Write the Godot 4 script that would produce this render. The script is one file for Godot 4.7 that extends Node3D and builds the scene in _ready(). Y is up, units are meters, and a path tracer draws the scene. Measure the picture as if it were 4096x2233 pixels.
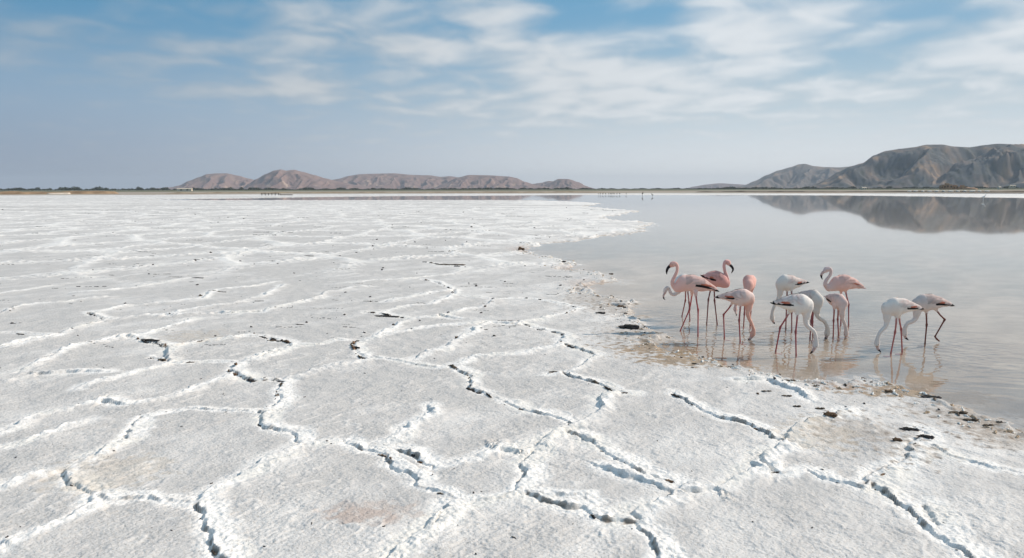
extends Node3D
# A salt flat and shallow lake with twelve flamingos. y is up, metres; the camera looks along -z. "d" below is the distance ahead (-z).

const EYE := 1.9
const SUN_AZ := 1.28          # radians to the right of straight ahead
const SUN_EL := 0.62

func _ready() -> void:
	setup_view()
	build_sky()
	build_salt_flat()
	build_water()
	build_plain()
	build_hills()
	build_far_things()
	build_flamingos()
	build_clods()

# ------------------------------------------------------------------ view, sky, sun
var env: Environment

func setup_view() -> void:
	var cam := Camera3D.new()
	cam.name = "camera"
	cam.position = Vector3(0, EYE, 0)
	cam.rotation = Vector3(deg_to_rad(-7.450), 0, deg_to_rad(-0.111))
	cam.fov = 44.457
	cam.near = 0.05
	cam.far = 40000.0
	add_child(cam)
	cam.current = true
	env = Environment.new()
	env.background_mode = Environment.BG_SKY
	env.tonemap_mode = Environment.TONE_MAPPER_LINEAR
	env.tonemap_exposure = 1.06
	env.sdfgi_enabled = true
	env.ssao_enabled = true
	env.ssil_enabled = true
	env.fog_enabled = true
	env.fog_density = 0.000065
	env.fog_light_color = Color(0.90, 0.95, 1.0)
	var we := WorldEnvironment.new()
	we.name = "environment"
	we.environment = env
	add_child(we)
	var sun := DirectionalLight3D.new()
	sun.name = "sun"
	sun.light_energy = 1.25
	sun.light_color = Color(1.0, 0.95, 0.895)
	sun.light_angular_distance = 0.6
	sun.shadow_enabled = true
	sun.sky_mode = DirectionalLight3D.SKY_MODE_LIGHT_ONLY
	add_child(sun)
	sun.look_at_from_position(sun_dir() * 100.0, Vector3.ZERO, Vector3.UP)

func sun_dir() -> Vector3:
	return Vector3(sin(SUN_AZ) * cos(SUN_EL), sin(SUN_EL), -cos(SUN_AZ) * cos(SUN_EL))

func fnl(s: int, freq: float, octaves := 1, kind := FastNoiseLite.TYPE_SIMPLEX_SMOOTH) -> FastNoiseLite:
	var n := FastNoiseLite.new()
	n.noise_type = kind
	n.seed = s
	n.frequency = freq
	if octaves > 1:
		n.fractal_type = FastNoiseLite.FRACTAL_FBM
		n.fractal_octaves = octaves
	else:
		n.fractal_type = FastNoiseLite.FRACTAL_NONE
	return n

# cloud banks: azimuth, elevation, their half sizes (degrees), weight
const BANKS := [[-2.6, 14.6, 6.0, 3.0, 0.75], [7.0, 9.2, 7.0, 2.4, 0.85], [0.5, 10.8, 4.0, 1.6, 0.5], [21.0, 13.6, 9.0, 3.2, 0.75], [18.0, 10.4, 6.0, 2.0, 0.55], [-13.0, 11.9, 5.0, 1.5, 0.6], [-8.5, 10.9, 4.0, 1.4, 0.5], [-15.9, 8.2, 3.0, 0.9, 0.5], [-29.0, 10.2, 12.0, 1.3, 0.5], [-22.0, 13.2, 7.0, 1.0, 0.42], [-20.0, 7.6, 12.0, 0.8, 0.45], [36.0, 9.8, 7.0, 3.4, 0.7], [17.0, 7.2, 20.0, 1.6, 0.55], [0.0, 6.2, 14.0, 1.2, 0.3], [6.4, 13.6, 3.6, 1.5, -0.7], [12.5, 11.6, 3.0, 1.6, -0.5], [30.0, 12.6, 4.0, 2.6, -0.4], [25.0, 8.8, 4.0, 0.9, -0.5], [-28.0, 15.0, 12.0, 1.8, -0.35], [-34.0, 12.6, 7.0, 1.2, -0.2], [-30.0, 5.0, 16.0, 1.6, -0.25]]

func build_sky() -> void:
	var w := 2560
	var h := 1280
	var data := PackedFloat32Array()
	data.resize(w * h * 3)
	data.fill(0.30)
	var fbm := fnl(11, 2.0, 6)
	fbm.fractal_gain = 0.5
	var warp := fnl(12, 1.6, 2)
	var cosaz := PackedFloat32Array()
	var sinaz := PackedFloat32Array()
	var side := PackedFloat32Array()
	for i in w:
		var az := (i + 0.5) / w * TAU      # the picture begins straight ahead and goes round to the right
		cosaz.append(cos(az))
		sinaz.append(sin(az))
		side.append(smoothstep(-0.78, 0.42, sin(az)))   # 0 away from the sun, 1 towards it
	for j in h / 2:
		var el := (0.5 - (j + 0.5) / h) * PI
		var eld := rad_to_deg(el)
		var ce := cos(el)
		var s := 1.0 / (sin(el) + 0.085)
		var t := clampf(eld / 15.0, 0.0, 1.0)
		var hi := smoothstep(15.0, 80.0, eld)
		# clear air: left (away from the sun) and right, at the horizon, half way up the picture, at its top
		var l := mix3(Vector3(0.255, 0.315, 0.41), Vector3(0.25, 0.37, 0.505), Vector3(0.07, 0.255, 0.445), t)
		var r := mix3(Vector3(0.82, 0.84, 0.85), Vector3(0.47, 0.59, 0.67), Vector3(0.18, 0.385, 0.58), t)
		var zen := Vector3(0.26, 0.35, 0.47)
		l = l.lerp(zen, hi)
		r = r.lerp(zen, hi)
		var near_banks := []
		for b in BANKS:
			if absf(eld - b[1]) < b[3] * 2.6:
				near_banks.append(b)
		var at := j * w * 3
		for i in w:
			var c := l.lerp(r, side[i])
			var px := ce * sinaz[i] * s
			var pz := ce * cosaz[i] * s
			var q := warp.get_noise_2d(px, pz) * 0.12
			var n := fbm.get_noise_2d(px + q, pz * 1.0 - q)
			var bias := -0.22 + 0.30 * hi + 0.10 * side[i]
			if absf(cosaz[i]) > 0.6 or cosaz[i] > 0.0:
				var azd := wrapf((i + 0.5) / w * 360.0, -180.0, 180.0)
				for b in near_banks:
					var dx: float = (azd - b[0]) / b[2]
					if absf(dx) < 2.6:
						var dy: float = (eld - b[1]) / b[3]
						bias += b[4] * exp(-dx * dx - dy * dy)
			var a := smoothstep(-0.40, 1.0, n * 0.85 + bias)
			a *= smoothstep(0.3, 5.0, eld) * 0.93 * (0.58 + 0.42 * smoothstep(0.0, 0.5, side[i]))
			if a > 0.002:
				var lit := 0.62 + 0.38 * side[i]
				var dens := 0.5 + 0.5 * smoothstep(0.1, 0.9, a)
				var cc := Vector3(0.72, 0.755, 0.785) * (lit * (0.80 + 0.20 * dens) + 0.08 * n)
				c = c.lerp(cc, a)
			data[at] = c.x
			data[at + 1] = c.y
			data[at + 2] = c.z
			at += 3
	var im := Image.create_from_data(w, h, false, Image.FORMAT_RGBF, data.to_byte_array())
	var m := PanoramaSkyMaterial.new()
	m.panorama = ImageTexture.create_from_image(im)
	var sky := Sky.new()
	sky.sky_material = m
	env.sky = sky

func mix3(a: Vector3, b: Vector3, c: Vector3, t: float) -> Vector3:
	# a at 0, b at a half, c at 1, smoothly
	return a.lerp(b, smoothstep(0.0, 0.55, t)).lerp(c, smoothstep(0.35, 1.0, t))

# ------------------------------------------------------------------ naming
var taken := {}

func numbered(called: String) -> String:
	var n: int = taken.get(called, 0)
	taken[called] = n + 1
	return called if n == 0 else "%s_%03d" % [called, n]

func tag(o: Node, label: String, category: String, group := "") -> void:
	o.set_meta("label", label)
	o.set_meta("category", category)
	if group:
		o.set_meta("group", group)

func piece(called: String, mesh: Mesh, mat: Material, parent: Node) -> MeshInstance3D:
	var o := MeshInstance3D.new()
	o.mesh = mesh
	if mat:
		o.material_override = mat
	if parent == self:
		o.name = numbered(called)
	else:
		var k := 0
		for c in parent.get_children():
			if str(c.name).trim_suffix("_%03d" % k) == called or str(c.name).begins_with(called + "_0") or str(c.name) == called:
				k += 1
		o.name = called if k == 0 else "%s_%03d" % [called, k]
	parent.add_child(o, true)
	return o

func arrays_mesh(v: PackedVector3Array, n: PackedVector3Array, c: PackedColorArray, idx: PackedInt32Array) -> ArrayMesh:
	var a := []
	a.resize(Mesh.ARRAY_MAX)
	a[Mesh.ARRAY_VERTEX] = v
	a[Mesh.ARRAY_NORMAL] = n
	if c.size():
		a[Mesh.ARRAY_COLOR] = c
	a[Mesh.ARRAY_INDEX] = idx
	var m := ArrayMesh.new()
	m.add_surface_from_arrays(Mesh.PRIMITIVE_TRIANGLES, a)
	return m

func noise_tex(n: FastNoiseLite, size := 1024, normal := false, strength := 4.0) -> NoiseTexture2D:
	var t := NoiseTexture2D.new()
	t.width = size
	t.height = size
	t.seamless = true
	t.seamless_blend_skirt = 0.15
	t.noise = n
	t.as_normal_map = normal
	t.bump_strength = strength
	return t

# ------------------------------------------------------------------ the salt flat, lake bed and far shore: one height field
var TH0 := deg_to_rad(-47.0)
var TH1 := deg_to_rad(47.0)
const COLS := 740
var radii := PackedFloat32Array()
var rows := 0
var g_y := PackedFloat32Array()
var g_x := PackedFloat32Array()
var g_d := PackedFloat32Array()
var g_sd := PackedFloat32Array()

func shore_distance(x: float, d: float) -> float:
	# signed distance to the water's edge, positive on land
	var best := 1e9
	var inside := false
	var n := WATER_EDGE.size() / 2
	var jx: float = WATER_EDGE[2 * n - 2]
	var jd: float = WATER_EDGE[2 * n - 1]
	for i in n:
		var ix: float = WATER_EDGE[2 * i]
		var id: float = WATER_EDGE[2 * i + 1]
		var ex := jx - ix
		var ed := jd - id
		var t := clampf(((x - ix) * ex + (d - id) * ed) / (ex * ex + ed * ed), 0.0, 1.0)
		var qx := x - ix - ex * t
		var qd := d - id - ed * t
		best = minf(best, qx * qx + qd * qd)
		if (id > d) != (jd > d) and x < (jx - ix) * (d - id) / (jd - id) + ix:
			inside = not inside
		jx = ix
		jd = id
	return -sqrt(best) if inside else sqrt(best)

func build_salt_flat() -> void:
	var r := 2.75
	while r < 375.0:
		radii.append(r)
		r *= 1.0 + lerpf(0.0019, 0.0080, smoothstep(7.5, 28.0, r))
	rows = radii.size()
	var total := rows * COLS
	for a in [g_y, g_x, g_d, g_sd]:
		pass
	g_y.resize(total)
	g_x.resize(total)
	g_d.resize(total)
	g_sd.resize(total)
	var st := PackedFloat32Array()
	var ct := PackedFloat32Array()
	for k in COLS:
		var th := lerpf(TH0, TH1, k / float(COLS - 1))
		st.append(sin(th))
		ct.append(cos(th))
	for j in rows:
		for k in COLS:
			var v := j * COLS + k
			g_x[v] = radii[j] * st[k]
			g_d[v] = radii[j] * ct[k]
	# shore distance on every fourth point, straight lines between
	var cr := (rows + 2) / 4 + 1
	var cc := (COLS + 2) / 4 + 1
	var coarse := PackedFloat32Array()
	coarse.resize(cr * cc)
	for j in cr:
		for k in cc:
			var v := mini(j * 4, rows - 1) * COLS + mini(k * 4, COLS - 1)
			coarse[j * cc + k] = shore_distance(g_x[v], g_d[v])
	# the traced ridges: signed distance, height and kind of the nearest one
	var rq := PackedFloat32Array()
	rq.resize(total)
	rq.fill(9.0)
	var rh := PackedFloat32Array()
	rh.resize(total)
	var rk := PackedByteArray()
	rk.resize(total)
	var wx := fnl(21, 7.0)
	var wd := fnl(22, 7.0)
	var wb := fnl(23, 1.6)
	var warp_x := PackedFloat32Array()
	var warp_d := PackedFloat32Array()
	warp_x.resize(total)
	warp_d.resize(total)
	var near_rows := 0
	while near_rows < rows and radii[near_rows] < 22.0:
		near_rows += 1
	for v in near_rows * COLS:
		var x := g_x[v]
		var d := g_d[v]
		var b := wb.get_noise_2d(x, d) * 0.05
		warp_x[v] = x + wx.get_noise_2d(x, d) * 0.020 + b
		warp_d[v] = d + wd.get_noise_2d(x, d) * 0.020 - b
	var sunx := sin(SUN_AZ)
	var sund := cos(SUN_AZ)
	var step_th := (TH1 - TH0) / (COLS - 1)
	for line in RIDGES:
		var kind: int = ["soft", "crack", "thin"].find(line[0])
		var h: float = [0.043, 0.028, 0.020][kind]
		var np: int = (line.size() - 1) / 2
		for i in np - 1:
			var ax: float = line[1 + 2 * i]
			var ad: float = line[2 + 2 * i]
			var bx: float = line[3 + 2 * i]
			var bd: float = line[4 + 2 * i]
			var ex := bx - ax
			var ed := bd - ad
			var len2 := ex * ex + ed * ed
			if len2 < 1e-6:
				continue
			var ln := sqrt(len2)
			var nx := ed / ln
			var nd := -ex / ln
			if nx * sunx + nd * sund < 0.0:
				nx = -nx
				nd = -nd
			var reach := 0.32
			var lo_r := 1e9
			var hi_r := 0.0
			var lo_t := 9.0
			var hi_t := -9.0
			for cx in [minf(ax, bx) - reach, maxf(ax, bx) + reach]:
				for cd in [maxf(minf(ad, bd) - reach, 0.3), maxf(ad, bd) + reach]:
					lo_r = minf(lo_r, sqrt(cx * cx + cd * cd))
					hi_r = maxf(hi_r, sqrt(cx * cx + cd * cd))
					lo_t = minf(lo_t, atan2(cx, cd))
					hi_t = maxf(hi_t, atan2(cx, cd))
			if minf(ax, bx) - reach < 0.0 and maxf(ax, bx) + reach > 0.0:
				lo_r = minf(lo_r, minf(ad, bd) - reach)
			var j0 := clampi(radii.bsearch(lo_r) - 1, 0, near_rows)
			var j1 := clampi(radii.bsearch(hi_r) + 1, 0, near_rows)
			var k0 := clampi(int((lo_t - TH0) / step_th) - 1, 0, COLS)
			var k1 := clampi(int((hi_t - TH0) / step_th) + 2, 0, COLS)
			var first := i == 0
			var last := i == np - 2
			for j in range(j0, j1):
				for k in range(k0, k1):
					var v := j * COLS + k
					var px := warp_x[v] - ax
					var pd := warp_d[v] - ad
					var t := clampf((px * ex + pd * ed) / len2, 0.0, 1.0)
					var qx := px - ex * t
					var qd := pd - ed * t
					var q := sqrt(qx * qx + qd * qd)
					if q < absf(rq[v]):
						rq[v] = q if qx * nx + qd * nd >= 0.0 else -q
						var taper := 1.0
						if first:
							taper = minf(taper, 0.35 + t * ln / 0.25)
						if last:
							taper = minf(taper, 0.35 + (1.0 - t) * ln / 0.25)
						rh[v] = h * minf(taper, 1.0)
						rk[v] = kind
	# far plates: irregular cells
	var cell := FastNoiseLite.new()
	cell.noise_type = FastNoiseLite.TYPE_CELLULAR
	cell.cellular_distance_function = FastNoiseLite.DISTANCE_EUCLIDEAN
	cell.cellular_return_type = FastNoiseLite.RETURN_DISTANCE2_SUB
	cell.cellular_jitter = 0.95
	cell.frequency = 0.42
	cell.seed = 31
	cell.fractal_type = FastNoiseLite.FRACTAL_NONE
	var cell_id: FastNoiseLite = cell.duplicate()
	cell_id.cellular_return_type = FastNoiseLite.RETURN_CELL_VALUE
	var und := fnl(41, 0.55, 2)
	var mid := fnl(42, 3.6, 2)
	var fine := fnl(43, 13.0, 3)
	var lump := fnl(44, 11.0)
	var brk := fnl(54, 1.9, 2)
	var wrinkle := fnl(55, 2.3, 3)
	var chip := fnl(56, 5.5, 2)
	var tone := fnl(45, 1.1, 4)
	var tone2 := fnl(46, 0.16, 3)
	var speck := fnl(47, 9.0, 3)
	var crink := fnl(48, 1.4, 3)
	var crink2 := fnl(49, 0.12, 2)
	var pale := Color(0.96, 0.93, 0.885)
	var grey := Color(0.645, 0.62, 0.59)
	var bed := Color(0.36, 0.295, 0.235)
	var sand := Color(0.36, 0.26, 0.165)
	var mud := Color(0.36, 0.29, 0.225)
	var rust := Color(0.47, 0.30, 0.215)
	var ochre := Color(0.58, 0.50, 0.40)
	var dark := Color(0.20, 0.15, 0.11)
	var kinds := {"sand": sand, "mud": mud, "rust": rust, "ochre": ochre}
	var col := PackedColorArray()
	col.resize(total)
	var plate := PackedInt32Array()
	plate.resize(total)
	plate.fill(-1)
	for j in rows:
		var rr := radii[j]
		var jc := j / 4
		var jf := (j % 4) / 4.0
		var near := 1.0 - smoothstep(14.0, 20.0, rr)
		var fine_w := 1.0 - smoothstep(8.0, 18.0, rr)
		for k in COLS:
			var v := j * COLS + k
			var x := g_x[v]
			var d := g_d[v]
			var kc := k / 4
			var kf := (k % 4) / 4.0
			var sd := lerpf(lerpf(coarse[jc * cc + kc], coarse[jc * cc + kc + 1], kf), lerpf(coarse[(jc + 1) * cc + kc], coarse[(jc + 1) * cc + kc + 1], kf), jf)
			var amp := clampf(rr * 0.012, 0.08, 0.6)
			if absf(sd) < 6.0:
				sd += crink.get_noise_2d(x, d) * amp * 2.0 + mid.get_noise_2d(x, d) * minf(amp, 0.1)
			if rr > 25.0 and absf(sd) < 15.0:
				sd += crink2.get_noise_2d(x, d * 0.6) * 0.9
			g_sd[v] = sd
			var un := und.get_noise_2d(x, d)
			var mi := mid.get_noise_2d(x, d)
			var land := smoothstep(-0.05, 0.35, sd)
			var y := 0.0
			if sd > 0.0:
				y = 0.004 + 0.028 * smoothstep(0.0, 0.10, sd) + 0.026 * (1.0 - exp(-sd / 0.8))
			else:
				y = 0.008 - 0.030 * (1.0 - exp(sd / 0.5)) - 0.07 * (1.0 - exp(sd / 4.0))
			y += 0.022 * exp(-pow((sd - 0.07) / 0.06, 2.0)) * clampf(0.4 + 1.6 * mi, 0.0, 1.2) * (1.0 - smoothstep(20.0, 30.0, rr))
			y += un * 0.012 * (0.35 + 0.65 * land) + mi * 0.0045 * (0.5 + land)
			# ridges
			var side_w := maxf(smoothstep(13.5, 19.0, rr), smoothstep(0.74, 0.80, absf(atan2(x, d))))
			var rm := 0.0
			var crack := 0.0
			if side_w < 1.0:
				var q := rq[v]
				var hh := rh[v] * (1.0 - side_w)
				if absf(q) < 0.32 and hh > 0.0:
					var lp := 0.75 + (0.4 if rk[v] == 1 else 0.25) * lump.get_noise_2d(x, d)
					hh *= lp
					var kd := rk[v]
					var bk := clampf(0.62 + 1.2 * brk.get_noise_2d(x, d), 0.32, 1.1)
					hh *= bk if kd == 1 else 0.7 + 0.35 * bk
					if kd == 1:
						if q >= 0.0:
							y += hh * exp(-pow(q / 0.10, 1.4)) * land
						else:
							y += (hh * (1.0 - smoothstep(0.0, 0.012, -q)) - 0.009 * smoothstep(0.003, 0.010, -q) * (1.0 - smoothstep(0.014, 0.04, -q))) * land
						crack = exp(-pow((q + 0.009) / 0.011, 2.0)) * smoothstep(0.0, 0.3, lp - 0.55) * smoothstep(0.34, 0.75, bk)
						rm = smoothstep(0.15, 0.05, absf(q - 0.03) + 0.04 * mi)
					elif kd == 0:
						y += hh * (exp(-pow(q / 0.13, 1.5)) if q > 0.0 else 1.0 - smoothstep(0.0, 0.02, -q)) * land
						crack = 0.6 * exp(-pow((q + 0.018) / 0.008, 2.0)) * smoothstep(-0.1, 0.25, lp - 0.75)  # groove on the side away from the sun, its shadow line painted dark
						y -= crack * 0.012
						rm = smoothstep(0.15, 0.04, absf(q) + 0.06 * mi) * clampf(0.85 + 1.0 * un, 0.45, 1.0)
					else:
						y += hh * (exp(-q / 0.05) if q > 0.0 else 1.0 - smoothstep(0.0, 0.018, -q)) * land
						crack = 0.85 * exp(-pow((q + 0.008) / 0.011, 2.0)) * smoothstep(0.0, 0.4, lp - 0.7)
						rm = 0.9 * smoothstep(0.11, 0.04, absf(q - 0.01) + 0.03 * mi)
			if side_w > 0.0:
				var wob := mi * 0.35
				var f := cell.get_noise_2d(x * 0.85 + wob, d * 0.62 - wob) + 1.0
				var e := f * 1.9
				var hr := 0.050 * exp(-e / 0.16) * side_w * (0.6 + 0.8 * un)
				y += hr * land
				rm = maxf(rm, exp(-e * e / 0.06) * side_w)
				plate[v] = 1000000 + int((cell_id.get_noise_2d(x * 0.85 + wob, d * 0.62 - wob) + 1.0) * 400000.0)
			var fi := 0.0
			if fine_w > 0.0:
				fi = fine.get_noise_2d((x + d) * 0.42 + mi * 0.05, (d - x) * 0.95)
				y += (0.0065 * (0.35 - absf(fi)) * (0.65 + 0.6 * rm + 1.1 * tone2.get_noise_2d(x * 5.0, d * 5.0))) * fine_w * (0.25 + land)
				if rm > 0.2:
					y += lump.get_noise_2d(x * 2.3, d * 2.3) * 0.0045 * rm * land
			# low wrinkles and lifted chips on the plates
			var wr := 0.0
			var ch := 0.0
			if fine_w > 0.0 and sd > 0.0:
				wr = smoothstep(0.86, 1.0, 1.0 - absf(wrinkle.get_noise_2d((x + d) * 0.40, (d - x) * 1.0)) * 1.3) * smoothstep(-0.1, 0.3, tone2.get_noise_2d(x * 4.0 + 30.0, d * 4.0)) * fine_w
				var cn := chip.get_noise_2d((x + d) * 0.75 + mi * 0.2, (d - x) * 1.2)
				ch = smoothstep(0.02, 0.0, absf(cn - 0.12)) * smoothstep(0.0, 0.25, tone2.get_noise_2d(x * 7.0, d * 7.0 - 20.0)) * fine_w
				y += (wr * 0.006 + smoothstep(0.10, 0.125, cn) * 0.003 * fine_w) * (1.0 - rm)
			g_y[v] = y
			# colour
			var tn := tone.get_noise_2d((x + d) * 0.45, (d - x) * 1.0)
			var t2 := tone2.get_noise_2d(x, d)
			var white := clampf(0.15 + 0.6 * tn + 0.35 * t2 + 1.35 * rm * (0.8 + 0.4 * mi) + fi * 0.12 + smoothstep(12.0, 60.0, rr) * 0.35 + clampf(x * 0.05, -0.15, 0.2), 0.0, 1.0)  # ridges whitened: fresh salt, plus the sunlit look of raised bands painted in
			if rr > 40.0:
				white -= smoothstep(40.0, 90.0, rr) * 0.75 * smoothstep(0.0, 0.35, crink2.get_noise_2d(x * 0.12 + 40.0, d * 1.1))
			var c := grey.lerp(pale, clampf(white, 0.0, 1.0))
			if rm > 0.3 and tn > 0.05:
				c = c.lerp(Color(0.80, 0.77, 0.70), 0.5 * smoothstep(0.05, 0.4, tn))
			c = c.lerp(pale, wr * 0.35)
			c = c.lerp(Color(0.36, 0.32, 0.28), ch * 0.45)
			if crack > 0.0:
				c = c.lerp(dark, crack * 0.9)  # mud in the cracks; on soft ridges a painted shadow line
			var sp := 0.0
			if absf(sd) < 1.5 or (rr < 13.0 and x > 1.0):
				sp = speck.get_noise_2d(x, d)
			if sd < 1.0 and sd > -0.6 and rr < 40.0:
				var edge := smoothstep(0.26, 0.0, absf(sd - 0.0)) 
				c = c.lerp(mud, clampf(edge * smoothstep(-0.05, 0.6, sp * 0.7 + 0.7 * tn), 0.0, 0.7))
			if sd < 0.1:
				var wet := smoothstep(0.05, -0.5, sd + 0.25 * sp)
				c = c.lerp(bed.lerp(ochre, clampf(0.30 + 0.9 * tn, 0.0, 0.85)), wet)
				if rr < 14.0:
					c = c.lerp(sand, 0.65 * smoothstep(-0.9, -0.15, sd) * smoothstep(-0.35, 0.3, tn + 0.3 * sp) * wet)
			if rr < 32.0:
				for p in PATCHES:
					var dx: float = (x - p[1]) / p[3]
					var dd: float = (d - p[2]) / p[4]
					var m := dx * dx + dd * dd
					if m < 2.5:
						if sp == 0.0:
							sp = speck.get_noise_2d(x, d)
						var a := smoothstep(0.1, 0.55, 1.0 - m * 0.55 + sp * 0.8 + tn * 0.5 - 0.25)
						c = c.lerp(kinds[p[0]], a * (0.85 if p[0] == "sand" else (0.26 if p[0] == "rust" else 0.42)))
						if p[0] == "mud" and sp > 0.40:
							c = c.lerp(dark, 0.5 * smoothstep(0.40, 0.5, sp))
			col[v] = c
	# plates near the camera: flood the middles between the ridges, then grow them out to the ridge lines
	var next := 1
	var nr_cells := near_rows * COLS
	for wall in [0.25, 0.035]:
		for v0 in nr_cells:
			if plate[v0] != -1 or absf(rq[v0]) < wall or g_sd[v0] < 0.0:
				continue
			var q := PackedInt32Array([v0])
			plate[v0] = next
			flood(q, plate, rq, wall, nr_cells)
			if q.size() < 120:
				for v in q:
					plate[v] = -2
			next += 1
		var grown := PackedInt32Array()
		for v in nr_cells:
			if plate[v] == -2:
				plate[v] = -1
			elif plate[v] >= 0:
				grown.append(v)
		flood(grown, plate, rq, 0.035 if wall > 0.1 else -1.0, nr_cells)
	# normals
	var nrm := PackedVector3Array()
	nrm.resize(total)
	var pos := PackedVector3Array()
	pos.resize(total)
	for v in total:
		pos[v] = Vector3(g_x[v], g_y[v], -g_d[v])
	for j in rows:
		for k in COLS:
			var v := j * COLS + k
			var a := pos[v + 1 if k < COLS - 1 else v] - pos[v - 1 if k > 0 else v]
			var b := pos[v + COLS if j < rows - 1 else v] - pos[v - COLS if j > 0 else v]
			nrm[v] = a.cross(b).normalized()
	# sort the quads by plate
	var quads := {}
	for j in rows - 1:
		for k in COLS - 1:
			var v := j * COLS + k
			var id := 0
			if g_sd[v] < -0.04 and radii[j] < 60.0:
				id = -2
			elif radii[j] < 24.0:
				id = plate[v]
			else:
				id = -3
			if not quads.has(id):
				quads[id] = PackedInt32Array()
			quads[id].append(v)
	var root := Node3D.new()
	root.name = "salt_flat"
	root.set_meta("kind", "structure")
	add_child(root)
	var mat := salt_material()
	var ids := quads.keys()
	ids.sort_custom(func(p, q): return quads[p].size() > quads[q].size() or (quads[p].size() == quads[q].size() and p < q))
	var local := PackedInt32Array()
	local.resize(total)
	local.fill(-1)
	var n_plates := 0
	var rest := PackedInt32Array()
	for id in ids:
		if id > 0 and (n_plates >= 240 or quads[id].size() < 60):
			rest.append_array(quads[id])
			continue
		if id == -3 or id == -1:
			rest.append_array(quads[id])
			continue
		var o := piece_fast("lake_bed" if id == -2 else ("salt_plate" if n_plates == 0 else "salt_plate_%03d" % n_plates), grid_piece(quads[id], pos, nrm, col, local), mat, root)
		if id > 0:
			n_plates += 1
	var far := piece_fast("far_salt_crust", grid_piece(rest, pos, nrm, col, local), mat, root)
	far.set_meta("kind", "stuff")
	print("rows ", rows, " plates ", n_plates, " largest ", quads[ids[0]].size())

func flood(q: PackedInt32Array, plate: PackedInt32Array, rq: PackedFloat32Array, wall: float, limit: int) -> void:
	var start := 0
	while start < q.size():
		var v := q[start]
		start += 1
		var k := v % COLS
		for nb in [v - 1 if k > 0 else -1, v + 1 if k < COLS - 1 else -1, v - COLS, v + COLS]:
			if nb >= 0 and nb < limit and plate[nb] == -1 and absf(rq[nb]) >= wall and (wall < 0.0 or g_sd[nb] >= 0.0):
				plate[nb] = plate[v]
				q.append(nb)

func piece_fast(called: String, mesh: Mesh, mat: Material, parent: Node) -> MeshInstance3D:
	var o := MeshInstance3D.new()
	o.name = called
	o.mesh = mesh
	o.material_override = mat
	parent.add_child(o, true)
	return o

func grid_piece(q: PackedInt32Array, pos: PackedVector3Array, nrm: PackedVector3Array, col: PackedColorArray, local: PackedInt32Array) -> ArrayMesh:
	var vs := PackedVector3Array()
	var ns := PackedVector3Array()
	var cs := PackedColorArray()
	var idx := PackedInt32Array()
	var map := {}
	for v in q:
		var four := [v, v + 1, v + COLS + 1, v + COLS]
		var l := [0, 0, 0, 0]
		for i in 4:
			var u: int = four[i]
			var at: int = map.get(u, -1)
			if at < 0:
				at = vs.size()
				map[u] = at
				vs.append(pos[u])
				ns.append(nrm[u])
				cs.append(col[u])
			l[i] = at
		idx.append(l[0])
		idx.append(l[3])
		idx.append(l[2])
		idx.append(l[0])
		idx.append(l[2])
		idx.append(l[1])
	return arrays_mesh(vs, ns, cs, idx)

func salt_material() -> StandardMaterial3D:
	var m := StandardMaterial3D.new()
	m.resource_name = "salt_crust"
	m.vertex_color_use_as_albedo = true
	m.roughness = 0.82
	m.metallic_specular = 0.35
	m.uv1_triplanar = true
	m.uv1_world_triplanar = true
	m.uv1_scale = Vector3(0.83, 0.83, 0.83)
	var n := FastNoiseLite.new()
	n.seed = 51
	n.noise_type = FastNoiseLite.TYPE_CELLULAR
	n.cellular_return_type = FastNoiseLite.RETURN_DISTANCE2_SUB
	n.frequency = 0.030
	n.fractal_type = FastNoiseLite.FRACTAL_FBM
	n.fractal_octaves = 3
	n.fractal_gain = 0.6
	n.domain_warp_enabled = true
	n.domain_warp_amplitude = 22.0
	n.domain_warp_frequency = 0.03
	m.heightmap_enabled = true
	m.heightmap_scale = 0.55
	var grain := fnl(53, 0.055, 4)
	grain.fractal_gain = 0.65
	var gt := noise_tex(grain)
	var ramp := Gradient.new()
	ramp.offsets = PackedFloat32Array([0.0, 0.22, 0.38, 0.6, 1.0])
	ramp.colors = PackedColorArray([Color(0.58, 0.54, 0.50), Color(0.84, 0.825, 0.805), Color(0.94, 0.935, 0.93), Color(0.97, 0.97, 0.97), Color(1, 1, 1)])
	gt.color_ramp = ramp
	m.albedo_texture = gt
	m.heightmap_texture = noise_tex(n)
	return m

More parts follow.
